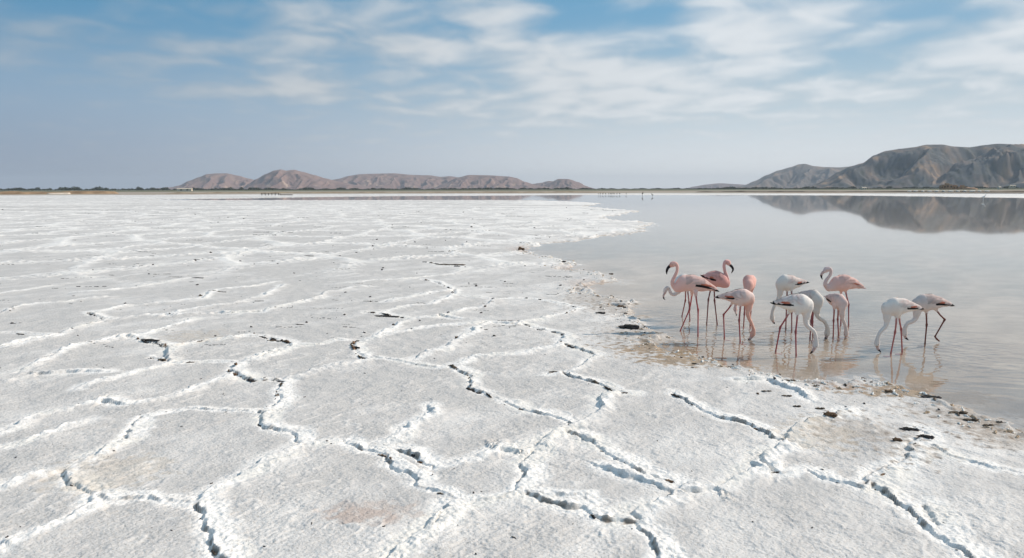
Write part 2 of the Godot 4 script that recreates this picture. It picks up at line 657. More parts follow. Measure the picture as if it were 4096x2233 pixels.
# ------------------------------------------------------------------ water
func build_water() -> void:
	var rad := PackedFloat32Array()
	var r := 4.6
	while r < 390.0:
		rad.append(r)
		r *= 1.0 + lerpf(0.0032, 0.03, smoothstep(16.0, 50.0, r))
	rad.append(390.0)
	var cols := 330
	var t0 := deg_to_rad(-58.0)
	var t1 := deg_to_rad(60.0)
	var n1 := fnl(61, 1.0, 2)
	var n2 := fnl(62, 3.2, 2)
	var calm := fnl(63, 0.12, 2)
	var vs := PackedVector3Array()
	var ns := PackedVector3Array()
	var idx := PackedInt32Array()
	for j in rad.size():
		for k in cols:
			var th := lerpf(t0, t1, k / float(cols - 1))
			var x := rad[j] * sin(th)
			var d := rad[j] * cos(th)
			var y := ripple(x, d, n1, n2, calm)
			var e := 0.02
			var hx := (ripple(x + e, d, n1, n2, calm) - y) / e
			var hd := (ripple(x, d + e, n1, n2, calm) - y) / e
			vs.append(Vector3(x, y, -d))
			ns.append(Vector3(-hx, 1.0, hd).normalized())
	for j in rad.size() - 1:
		for k in cols - 1:
			var v := j * cols + k
			idx.append_array(PackedInt32Array([v, v + cols, v + cols + 1, v, v + cols + 1, v + 1]))
	var m := StandardMaterial3D.new()
	m.resource_name = "shallow_water"
	m.transparency = BaseMaterial3D.TRANSPARENCY_ALPHA
	m.albedo_color = Color(0.80, 0.71, 0.61, 0.20)
	m.roughness = 0.03
	m.metallic_specular = 0.5
	var o := piece("water", arrays_mesh(vs, ns, PackedColorArray(), idx), m, self)
	o.set_meta("kind", "structure")

func ripple(x: float, d: float, n1: FastNoiseLite, n2: FastNoiseLite, calm: FastNoiseLite) -> float:
	var r := sqrt(x * x + d * d)
	if r > 24.0:
		return 0.0
	var breeze := smoothstep(2.0, 7.0, x) * (0.55 + 0.45 * calm.get_noise_2d(x, d)) + 0.12
	var fade := 1.0 - smoothstep(9.0, 24.0, r)
	var y := breeze * fade * (0.0017 * n1.get_noise_2d(x * 0.8, d * 2.2 + x * 0.5) + 0.0009 * n2.get_noise_2d(x * 0.7, d * 2.0 + x * 0.4))
	for b in BIRDS:
		var bx: float = x - b.at[0] - 0.05
		var bz: float = d + b.at[1]
		var q := bx * bx + bz * bz
		if q < 2.2:
			var s := sqrt(q)
			y += 0.0007 * sin(s * 52.0) * exp(-s * 2.6) * smoothstep(0.02, 0.12, s) + 0.0018 * exp(-q * 1.8) * n2.get_noise_2d(x * 1.6, d * 2.4)
	return y

# ------------------------------------------------------------------ plain to the horizon
func disc(r0: float, r1: float, segs: int, rings: int, height: Callable, tint: Callable) -> ArrayMesh:
	var vs := PackedVector3Array()
	var ns := PackedVector3Array()
	var cs := PackedColorArray()
	var idx := PackedInt32Array()
	for j in rings + 1:
		var r := r0 * pow(r1 / r0, j / float(rings))
		for k in segs + 1:
			var a := TAU * k / segs
			var x := r * sin(a)
			var d := r * cos(a)
			vs.append(Vector3(x, height.call(x, d, r), -d))
			ns.append(Vector3.UP)
			cs.append(tint.call(x, d, r))
	for j in rings:
		for k in segs:
			var v := j * (segs + 1) + k
			idx.append_array(PackedInt32Array([v, v + segs + 1, v + segs + 2, v, v + segs + 2, v + 1]))
	return arrays_mesh(vs, ns, cs, idx)

func build_plain() -> void:
	var n := fnl(71, 0.01, 3)
	var n2 := fnl(72, 0.0012, 3)
	var m := StandardMaterial3D.new()
	m.resource_name = "dry_plain"
	m.vertex_color_use_as_albedo = true
	m.roughness = 0.95
	m.metallic_specular = 0.2
	var earth := Color(0.35, 0.285, 0.225)
	var dry := Color(0.43, 0.385, 0.325)
	var scrub := Color(0.15, 0.155, 0.10)
	var plain := piece("plain", disc(330.0, 11500.0, 720, 90,
		func(x, d, r): return 0.02 + 0.40 * smoothstep(330.0, 372.0, r + 30.0 * smoothstep(0.30, 0.66, atan2(x, d)) + 12.0 * n.get_noise_2d(x, d)) + 0.22 * n.get_noise_2d(x, d) * smoothstep(345.0, 450.0, r) + 2.1 * smoothstep(420.0, 2400.0, r),
		func(x, d, r): return earth.lerp(dry, clampf(0.5 + n.get_noise_2d(x, d * 0.4), 0.0, 1.0)).lerp(scrub, smoothstep(500.0, 1200.0, r + 400.0 * n2.get_noise_2d(x, d)))), m, self)
	plain.set_meta("kind", "structure")
	var near := piece("ground", disc(0.5, 345.0, 240, 40, func(_x, _d, _r): return -0.25, func(x, d, _r): return Color(0.7, 0.7, 0.69).lerp(Color(0.6, 0.6, 0.6), 0.5 + 0.5 * n.get_noise_2d(x * 8.0, d * 8.0))), m, self)
	near.set_meta("kind", "structure")

# ------------------------------------------------------------------ hills
func crest(prof: Array, a: float) -> float:
	var n := prof.size() / 2
	if a <= prof[0] or a >= prof[2 * n - 2]:
		return 0.0
	for i in n - 1:
		if a <= prof[2 * i + 2]:
			var f: float = (a - prof[2 * i]) / (prof[2 * i + 2] - prof[2 * i])
			var h: float = lerpf(prof[2 * i + 1], prof[2 * i + 3], f * f * (3.0 - 2.0 * f) * 0.5 + f * 0.5)
			return maxf(h, 0.0)
	return 0.0

func build_hills() -> void:
	var m := StandardMaterial3D.new()
	m.resource_name = "hill_rock"
	m.vertex_color_use_as_albedo = true
	m.roughness = 0.95
	m.metallic_specular = 0.2
	var s := 100
	for key in HILLS:
		s += 7
		var dist: float = HILLS[key][0]
		var prof: Array = HILLS[key][1]
		var a0: float = prof[0]
		var a1: float = prof[prof.size() - 2]
		var big: bool = key == "Hh" or key == "G"
		var step := 0.05 if big else 0.045
		var cols := int((a1 - a0) / step) + 2
		var rws := 84 if big else 56
		var top := 0.0
		for i in prof.size() / 2:
			top = maxf(top, prof[2 * i + 1])
		var width := top * (3.6 if big else 3.2)
		var spur := fnl(s, 1.0 / (top * (2.3 if big else 2.0)), 2)
		var gully := fnl(s + 1, 1.0 / (top * 0.8), 2)
		var rough := fnl(s + 2, 1.0 / (top * 0.14), 3)
		var bare := fnl(s + 3, 1.0 / (top * 0.75), 4)
		var skew := 0.55 if big else 0.3
		var vs := PackedVector3Array()
		var cs := PackedColorArray()
		for j in rws:
			var t := 1.5 * j / (rws - 1.0)
			for k in cols:
				var a := lerpf(a0, a1, k / float(cols - 1))
				var ar := deg_to_rad(a)
				var arc := ar * dist
				var c := crest(prof, a)
				var off := (t - 1.0) * width
				var front := clampf(1.0 - t, 0.0, 1.0)
				var bend := top * 0.35 * bare.get_noise_2d(off * 0.6, arc * 0.4 + 900.0)
				var sp := 1.0 - absf(spur.get_noise_2d(arc - off * skew + bend, off * 0.22)) * 2.6
				var gl := 1.0 - absf(gully.get_noise_2d(arc - off * skew * 0.6 + bend, off * 0.3)) * 2.2
				var h := 0.0
				if t <= 1.0:
					var amount := 1.0 if big else 0.6
					var tt := clampf(t + (sp * 0.72 + gl * 0.18) * amount * front * t * 1.7 - 0.34 * amount * front * t * 2.0, 0.0, 1.0)
					h = c * (0.62 * tt + 0.38 * tt * tt * (3.0 - 2.0 * tt))
					h += c * (gl - 0.3) * 0.035 * amount * sin(PI * minf(t * 1.02, 1.0))
					h += c * rough.get_noise_2d(arc, off) * (0.030 if big else 0.008) * sin(PI * t)
				else:
					h = c * (1.0 - smoothstep(1.0, 1.5, t))
				h = minf(h, c * (1.0 + 0.004 * rough.get_noise_2d(arc, off * 0.2)))
				h *= smoothstep(0.0, 0.1, t)
				var rr := dist + off
				vs.append(Vector3(rr * sin(ar), h - 0.5, -rr * cos(ar)))
				var bn := bare.get_noise_2d(arc + off * 0.3, off)
				var rn := rough.get_noise_2d(arc * 0.6, off)
				var cc: Color
				if big:
					cc = Color(0.112, 0.12, 0.122).lerp(Color(0.19, 0.163, 0.148), smoothstep(-0.25, 0.3, bn))  # rock tinted cool: part of the bluish haze is in its colour
					cc = cc.lerp(Color(0.36, 0.25, 0.17), smoothstep(0.25, 0.55, bn + 0.35 * rn) * 0.8)
					cc = cc.lerp(Color(0.065, 0.07, 0.05), smoothstep(0.1, 0.5, rn - bn * 0.3) * 0.5)
				else:
					cc = Color(0.235, 0.16, 0.145).lerp(Color(0.285, 0.195, 0.165), smoothstep(-0.3, 0.3, bn))
					cc = cc.lerp(Color(0.46, 0.34, 0.26), smoothstep(0.35, 0.5, bn + 0.1 * rn) * smoothstep(0.75, 0.45, t))
				if key == "G":
					cc = cc.lerp(Color(0.26, 0.21, 0.18), 0.45)  # paler, with distance haze painted into this hill
				cs.append(cc)
		var idx := PackedInt32Array()
		for j in rws - 1:
			for k in cols - 1:
				var v := j * cols + k
				idx.append_array(PackedInt32Array([v, v + cols, v + cols + 1, v, v + cols + 1, v + 1]))
		var ns := PackedVector3Array()
		ns.resize(vs.size())
		for j in rws:
			for k in cols:
				var v := j * cols + k
				var a := vs[v + 1 if k < cols - 1 else v] - vs[v - 1 if k > 0 else v]
				var b := vs[v + cols if j < rws - 1 else v] - vs[v - cols if j > 0 else v]
				ns[v] = a.cross(b).normalized()
		var o := piece("hill", arrays_mesh(vs, ns, cs, idx), m, self)
		o.set_meta("kind", "structure")

# ------------------------------------------------------------------ solids
class Shape:
	var v := PackedVector3Array()
	var n := PackedVector3Array()
	var c := PackedColorArray()
	var i := PackedInt32Array()
	func tri(a: int, b: int, d: int) -> void:
		i.append(a)
		i.append(b)
		i.append(d)

func done(s: Shape) -> ArrayMesh:
	# front faces run clockwise: turn round any triangle that faces against its own normals
	for t in range(0, s.i.size(), 3):
		var a := s.i[t]
		var b := s.i[t + 1]
		var c := s.i[t + 2]
		if (s.v[c] - s.v[a]).cross(s.v[b] - s.v[a]).dot(s.n[a] + s.n[b] + s.n[c]) < 0.0:
			s.i[t + 1] = c
			s.i[t + 2] = b
	return arrays_mesh(s.v, s.n, s.c, s.i)

# a tube swept along points with a radius at each; wide squeezes it sideways along `flat`
func sweep(s: Shape, pts: PackedVector3Array, rad: PackedFloat32Array, tint: PackedColorArray, sides := 10, flat := Vector3.ZERO, squeeze := 1.0) -> void:
	var n := pts.size()
	var base := s.v.size()
	var up := Vector3.UP
	var t0 := (pts[1] - pts[0]).normalized()
	if absf(t0.dot(up)) > 0.9:
		up = Vector3.RIGHT
	var x := t0.cross(up).normalized()
	for i in n:
		var t := (pts[mini(i + 1, n - 1)] - pts[maxi(i - 1, 0)]).normalized()
		x = (x - t * x.dot(t)).normalized()
		var y := t.cross(x)
		for k in sides:
			var a := TAU * k / sides
			var o := x * cos(a) + y * sin(a)
			var p := o * rad[i]
			var nn := o
			if squeeze != 1.0:
				p -= flat * p.dot(flat) * (1.0 - squeeze)
				nn = (nn + flat * nn.dot(flat) * (1.0 / squeeze - 1.0)).normalized()
			s.v.append(pts[i] + p)
			s.n.append(nn)
			s.c.append(tint[i])
	for i in n - 1:
		for k in sides:
			var a := base + i * sides + k
			var b := base + i * sides + (k + 1) % sides
			s.tri(a, a + sides, b)
			s.tri(b, a + sides, b + sides)
	for e in 2:
		var i := 0 if e == 0 else n - 1
		var dir := (pts[0] - pts[1]).normalized() if e == 0 else (pts[n - 1] - pts[n - 2]).normalized()
		var at := s.v.size()
		s.v.append(pts[i] + dir * rad[i] * 0.6)
		s.n.append(dir)
		s.c.append(tint[i])
		for k in sides:
			var a := base + i * sides + k
			var b := base + i * sides + (k + 1) % sides
			if e == 0:
				s.tri(at, a, b)
			else:
				s.tri(at, b, a)

func catmull(p: Array, r: Array, sub: int) -> Array:
	var pts := PackedVector3Array()
	var rad := PackedFloat32Array()
	var n := p.size()
	for i in n - 1:
		var a: Vector3 = p[maxi(i - 1, 0)]
		var b: Vector3 = p[i]
		var c: Vector3 = p[i + 1]
		var d: Vector3 = p[mini(i + 2, n - 1)]
		for k in sub:
			var t := k / float(sub)
			pts.append(b.cubic_interpolate(c, a, d, t))
			rad.append(cubic_interpolate(r[i], r[i + 1], r[maxi(i - 1, 0)], r[mini(i + 2, n - 1)], t))
	pts.append(p[n - 1])
	rad.append(r[n - 1])
	return [pts, rad]

func ball(center: Vector3, size: Vector3, tint: Color, rings := 8, segs := 12, rough := 0.0, sd := 1) -> Shape:
	var s := Shape.new()
	var nz := fnl(sd, 1.3, 3)
	for j in rings + 1:
		var a := PI * j / rings
		for k in segs + 1:
			var b := TAU * (k % segs) / segs
			var o := Vector3(sin(a) * cos(b), cos(a), sin(a) * sin(b))
			var f := 1.0 + rough * nz.get_noise_3dv(o * 1.4)
			s.v.append(center + o * size * f)
			s.n.append((o / size).normalized())
			s.c.append(tint)
	for j in rings:
		for k in segs:
			var v := j * (segs + 1) + k
			s.tri(v, v + 1, v + segs + 2)
			s.tri(v, v + segs + 2, v + segs + 1)
	if rough > 0.0:
		for k in s.n.size():
			s.n[k] = Vector3.ZERO
		for t in range(0, s.i.size(), 3):
			var f := (s.v[s.i[t + 2]] - s.v[s.i[t]]).cross(s.v[s.i[t + 1]] - s.v[s.i[t]])
			for e in 3:
				s.n[s.i[t + e]] += f
		for k in s.n.size():
			s.n[k] = s.n[k].normalized() if s.n[k].length() > 1e-12 else Vector3.UP
	return s

func box(s: Shape, center: Vector3, size: Vector3, tint: Color, turn := 0.0) -> void:
	var bs := Basis(Vector3.UP, turn)
	for f in 6:
		var axis := f / 2
		var sg := 1.0 if f % 2 == 0 else -1.0
		var nn := Vector3.ZERO
		nn[axis] = sg
		var u := Vector3.ZERO
		u[(axis + 1) % 3] = 1.0
		var w := nn.cross(u)
		var at := s.v.size()
		for q in [[-1, -1], [1, -1], [1, 1], [-1, 1]]:
			s.v.append(center + bs * ((nn + u * q[0] + w * q[1]) * size * 0.5))
			s.n.append(bs * nn)
			s.c.append(tint)
		s.tri(at, at + 2, at + 1)
		s.tri(at, at + 3, at + 2)

# ------------------------------------------------------------------ far shore: trees, sheds, heaps, birds
var plain_mat: StandardMaterial3D

func vertex_mat(called: String, rough := 0.9) -> StandardMaterial3D:
	var m := StandardMaterial3D.new()
	m.resource_name = called
	m.vertex_color_use_as_albedo = true
	m.roughness = rough
	m.metallic_specular = 0.3
	return m

func polar(az_deg: float, dist: float, y := 0.0) -> Vector3:
	return Vector3(sin(deg_to_rad(az_deg)) * dist, y, -cos(deg_to_rad(az_deg)) * dist)

func build_far_things() -> void:
	plain_mat = vertex_mat("painted")
	var rng := RandomNumberGenerator.new()
	rng.seed = 5
	# the far belt of trees: one crown shape of leaf clumps over a trunk, scattered
	var s := Shape.new()
	sweep(s, PackedVector3Array([Vector3(0, -0.3, 0), Vector3(0.05, 0.25, 0), Vector3(0, 0.55, 0.03)]), PackedFloat32Array([0.06, 0.045, 0.02]), PackedColorArray([Color(0.6, 0.45, 0.35), Color(0.6, 0.45, 0.35), Color(0.6, 0.45, 0.35)]), 5)
	for q in 70:
		var o := Vector3(rng.randfn(), rng.randfn(), rng.randfn()).normalized() * pow(rng.randf(), 0.4)
		var p := Vector3(0, 0.6, 0) + o * Vector3(0.5, 0.36, 0.5)
		var u := Vector3(rng.randfn(), rng.randfn(), rng.randfn()).normalized() * 0.14
		var w := u.cross(Vector3(rng.randfn(), rng.randfn(), rng.randfn())).normalized() * 0.11
		var at := s.v.size()
		var sh := rng.randf_range(0.75, 1.25)
		for e in [-u, u, w]:
			s.v.append(p + e)
			s.n.append((o + Vector3(0, 0.3, 0)).normalized())
			s.c.append(Color(sh, sh, sh))
		s.tri(at, at + 1, at + 2)
	var tm := vertex_mat("foliage")
	var mm := MultiMesh.new()
	mm.transform_format = MultiMesh.TRANSFORM_3D
	mm.use_colors = true
	mm.mesh = done(s)
	var clump := fnl(81, 0.35, 2)
	var count := 11000
	mm.instance_count = count
	for q in count:
		var az := rng.randf_range(-48.0, 50.0)
		var dist := rng.randf_range(2000.0, 3400.0)
		var tall := rng.randf_range(4.5, 8.0) * (0.75 + 0.6 * clump.get_noise_1d(az * 3.0))
		if az > 5.0 and az < 16.0:
			tall *= 0.7
		if az < -20.0 and rng.randf() < 0.1:
			tall *= 1.4
		var b := Basis(Vector3.UP, rng.randf() * TAU).scaled(Vector3(tall * 1.25, tall, tall * 1.25))
		mm.set_instance_transform(q, Transform3D(b, polar(az, dist, 2.3)))
		var g := rng.randf_range(0.7, 1.2)
		mm.set_instance_color(q, Color(0.085 * g, 0.10 * g, 0.072 * g))  # leaf colour lightened to take on some of the haze
	var trees := MultiMeshInstance3D.new()
	trees.name = "far_trees"
	trees.multimesh = mm
	trees.material_override = tm
	trees.set_meta("kind", "stuff")
	trees.set_meta("label", "belt of dark green trees along the foot of the hills")
	trees.set_meta("category", "trees")
	add_child(trees)
	# earth bank on the left, in front of the trees
	bank("earth_bank", -38.2, -29.5, 372.0, 1.5, 12.0, Color(0.36, 0.245, 0.15), "low brown earth bank along the far left shore", "bank", 3)
	bank("earth_bank", 14.0, 40.0, 372.0, 0.75, 9.0, Color(0.16, 0.13, 0.10), "long dark low bank behind the white far shore on the right", "bank", 4)
	bank("earth_bank", -28.0, 9.0, 376.0, 0.7, 11.0, Color(0.36, 0.28, 0.185), "long pale brown dyke across the middle of the far shore", "bank", 6)
	bank("salt_heap", -34.1, -32.6, 366.0, 0.8, 7.0, Color(0.64, 0.54, 0.43), "flat topped white salt heap on the brown bank at far left", "salt heap", 5)
	shed(polar(-25.4, 1150.0, 1.6), Vector3(20, 3.6, 7), 0.2, Color(0.72, 0.62, 0.50), "long white shed among the dark trees at far left")
	shed(polar(27.05, 1180.0, 1.6), Vector3(8, 3.4, 5), 0.3, Color(0.72, 0.62, 0.50), "small white shed at the foot of the smaller right hill")
	shed(polar(35.3, 1190.0, 1.6), Vector3(3.5, 3.6, 3.5), 0.1, Color(0.72, 0.62, 0.50), "lone white hut among trees near the right edge")
	shed(polar(36.0, 1195.0, 4.2), Vector3(7, 3.0, 4), -0.2, Color(0.72, 0.62, 0.50), "white roofed hut highest in the trees at the right edge")
	ruin(polar(32.55, 1160.0, 1.6))
	raft(polar(-19.3, 262.0, 0.0))
	# a long row of white posts or salt bags on the right shore
	for q in 12:
		var p := polar(30.0 + q * 0.42, 368.0 + 2.0 * sin(q * 1.7), 0.75)
		var hs := ball(Vector3(0, 0.12, 0), Vector3(1.0 + 0.3 * sin(q * 2.3), 0.28, 0.6), Color(0.74, 0.73, 0.70), 6, 10, 0.5, 200 + q)
		var o := piece("salt_pile", done(hs), plain_mat, self)
		o.position = p
		tag(o, ORDER[q] + " small white salt pile from the left in the row along the dark right bank", "salt pile", "salt piles along the dark right bank")
	# dark wading birds in a row on the far shore, and a white one at the right
	var proto := wader(Color(0.03, 0.028, 0.026))
	for q in 11:
		var o: Node3D = proto if q == 0 else proto.duplicate()
		o.name = numbered("wading_bird")
		if q > 0:
			add_child(o)
		o.position = polar(7.2 + q * 0.185 + 0.05 * sin(q * 5.1) + (0.35 if q == 10 else 0.0), 238.0 + 2.0 * sin(q * 3.0), 0.02)
		o.scale = Vector3.ONE * 1.25
		o.rotation.y = rng.randf() * TAU
		tag(o, ORDER[q] + " tiny dark wading bird from the left in the row at the far water's edge", "bird", "dark wading birds in a row on the far shore")
	for q in 2:
		var o: Node3D = proto.duplicate()
		o.name = numbered("wading_bird")
		add_child(o)
		o.position = polar([10.75, 11.55][q], [203.0, 186.0][q], 0.0)
		o.rotation.y = 1.0 + q * 1.5
		o.scale = Vector3.ONE * [2.0, 1.3][q]
		tag(o, ["larger dark bird standing alone in the still water beyond the salt point", "smaller dark bird alone in the water, right of the larger one"][q], "bird")
	var eg := wader(Color(0.8, 0.8, 0.78))
	eg.name = "white_egret"
	eg.position = polar(34.45, 138.0, 0.0)
	eg.scale = Vector3(1.5, 1.5, 1.5)
	tag(eg, "white egret standing at the far salt edge below the big hill", "egret")

func bank(called: String, a0: float, a1: float, dist: float, high: float, wide: float, tint: Color, label: String, category: String, sd: int) -> void:
	var n := fnl(300 + sd, 0.05, 3)
	var s := Shape.new()
	var cols := int((a1 - a0) / 0.12) + 2
	var across := 9
	for j in across:
		for k in cols:
			var f := k / float(cols - 1)
			var a := lerpf(a0, a1, f)
			var u := j / float(across - 1) * 2.0 - 1.0
			var p := polar(a, dist + u * wide * 0.5)
			var edge := smoothstep(0.0, 0.06, f) * smoothstep(1.0, 0.94, f)
			p.y = -0.15 + (high + 0.15) * smoothstep(1.0, 0.35, absf(u)) * edge * (0.8 + 0.4 * n.get_noise_2d(p.x, p.z)) + 0.3 * edge
			s.v.append(p)
			s.n.append(Vector3(0, 1, 0))
			var g := 0.85 + 0.5 * n.get_noise_2d(p.x * 3.0, p.z * 3.0)
			s.c.append(tint * g)
	for j in across - 1:
		for k in cols - 1:
			var v := j * cols + k
			s.tri(v, v + cols, v + cols + 1)
			s.tri(v, v + cols + 1, v + 1)
	for j in across:
		for k in cols:
			var v := j * cols + k
			var a := s.v[v + 1 if k < cols - 1 else v] - s.v[v - 1 if k > 0 else v]
			var b := s.v[v + cols if j < across - 1 else v] - s.v[v - cols if j > 0 else v]
			s.n[v] = a.cross(b).normalized()
	tag(piece(called, done(s), plain_mat, self), label, category)

func shed(at: Vector3, size: Vector3, turn: float, tint: Color, label: String) -> void:
	var root := Node3D.new()
	root.name = numbered("shed")
	add_child(root)
	root.position = at
	root.rotation.y = turn
	tag(root, label, "shed")
	var w := Shape.new()
	box(w, Vector3(0, size.y * 0.35 - 0.5, 0), Vector3(size.x, size.y * 0.7 + 1.0, size.z), tint)
	piece("wall", done(w), plain_mat, root)
	var r := Shape.new()
	var y0 := size.y * 0.7
	for q in [[-1, 1], [1, -1]]:
		pass
	var hx := size.x * 0.53
	var hz := size.z * 0.56
	var c := [Vector3(-hx, y0, hz), Vector3(hx, y0, hz), Vector3(hx, size.y, 0), Vector3(-hx, size.y, 0), Vector3(-hx, y0, -hz), Vector3(hx, y0, -hz)]
	for f in [[0, 1, 2, 3], [4, 3, 2, 5], [0, 3, 4, 4], [1, 5, 2, 2], [0, 4, 5, 1]]:
		var at0 := r.v.size()
		var nn: Vector3 = (c[f[2]] - c[f[0]]).cross(c[f[1]] - c[f[0]]).normalized()
		if nn.y < -0.5 and f[0] == 0 and f[1] == 1:
			nn = -nn
		for e in f:
			r.v.append(c[e])
			r.n.append(nn)
			r.c.append(tint * 0.9)
		r.tri(at0, at0 + 2, at0 + 1)
		r.tri(at0, at0 + 3, at0 + 2)
	piece("roof", done(r), plain_mat, root)
	for q in 2:
		var d := Shape.new()
		box(d, Vector3(size.x * (-0.22 + 0.44 * q), size.y * 0.28, size.z * 0.5 + 0.03), Vector3(size.x * 0.14, size.y * 0.4, 0.1), Color(0.08, 0.08, 0.08))
		piece("door" if q == 0 else "window", done(d), plain_mat, root)

func ruin(at: Vector3) -> void:
	var root := Node3D.new()
	root.name = "ruined_building"
	add_child(root)
	root.position = at
	tag(root, "orange brown half ruined building at the foot of the big hill", "ruin")
	var rng := RandomNumberGenerator.new()
	rng.seed = 77
	var x := -17.0
	for q in 9:
		var w := rng.randf_range(3.0, 5.0)
		var h := rng.randf_range(4.5, 10.0) * (1.0 - 0.055 * q)
		var s := Shape.new()
		box(s, Vector3(x + w * 0.5, h * 0.5 - 0.6, rng.randf_range(-1.5, 1.5)), Vector3(w * 0.96, h, 4.0), Color(0.48, 0.29, 0.18) * rng.randf_range(0.8, 1.15))
		piece("wall", done(s), plain_mat, root)
		if q < 6:
			var d := Shape.new()
			box(d, Vector3(x + w * 0.5, h * 0.45, 3.6), Vector3(w * 0.3, h * 0.3, 0.4), Color(0.09, 0.06, 0.045))
			piece("window", done(d), plain_mat, root)
		x += w
	var heap := piece("rubble", done(ball(Vector3(24, 0, 0), Vector3(12, 2.5, 5), Color(0.42, 0.27, 0.18), 8, 16, 0.6, 9)), plain_mat, root)
	heap.position = Vector3.ZERO

func raft(at: Vector3) -> void:
	var root := Node3D.new()
	root.name = "landing_stage"
	add_child(root)
	root.position = at
	tag(root, "dark low wooden landing stage on the far shore, left of centre", "landing stage")
	var s := Shape.new()
	box(s, Vector3(0, 0.55, 0), Vector3(6.6, 0.22, 2.0), Color(0.10, 0.08, 0.065))
	piece("deck", done(s), plain_mat, root)
	for q in 6:
		var p := Shape.new()
		sweep(p, PackedVector3Array([Vector3(-3.0 + q * 1.2, -0.3, 0.7), Vector3(-3.0 + q * 1.2, 0.2, 0.7), Vector3(-3.0 + q * 1.2, 0.95 + 0.1 * sin(q * 2.0), 0.7)]), PackedFloat32Array([0.11, 0.1, 0.09]), PackedColorArray([Color(0.09, 0.07, 0.06), Color(0.09, 0.07, 0.06), Color(0.09, 0.07, 0.06)]), 7)
		piece("post", done(p), plain_mat, root)
	var b := Shape.new()
	box(b, Vector3(5.6, 0.25, 0.4), Vector3(4.4, 0.25, 1.2), Color(0.16, 0.13, 0.11), 0.05)
	piece("gangway", done(b), plain_mat, root)

func wader(tint: Color) -> Node3D:
	var root := Node3D.new()
	root.name = "bird"
	add_child(root)
	var s := Shape.new()
	var c := PackedColorArray()
	var pts := PackedVector3Array([Vector3(-0.24, 0.34, 0), Vector3(-0.12, 0.36, 0), Vector3(0, 0.38, 0), Vector3(0.10, 0.41, 0), Vector3(0.16, 0.47, 0), Vector3(0.17, 0.56, 0), Vector3(0.20, 0.62, 0), Vector3(0.25, 0.62, 0), Vector3(0.36, 0.595, 0)])
	for q in pts:
		c.append(tint)
	sweep(s, pts, PackedFloat32Array([0.015, 0.06, 0.09, 0.075, 0.035, 0.025, 0.035, 0.025, 0.006]), c, 9)
	for q in 2:
		var z := 0.035 - 0.07 * q
		sweep(s, PackedVector3Array([Vector3(0.02, 0.34, z), Vector3(-0.01 + 0.03 * q, 0.17, z), Vector3(0.02, -0.03, z)]), PackedFloat32Array([0.018, 0.012, 0.01]), PackedColorArray([tint, tint, tint]), 6)
	piece("body", done(s), plain_mat, root)
	return root

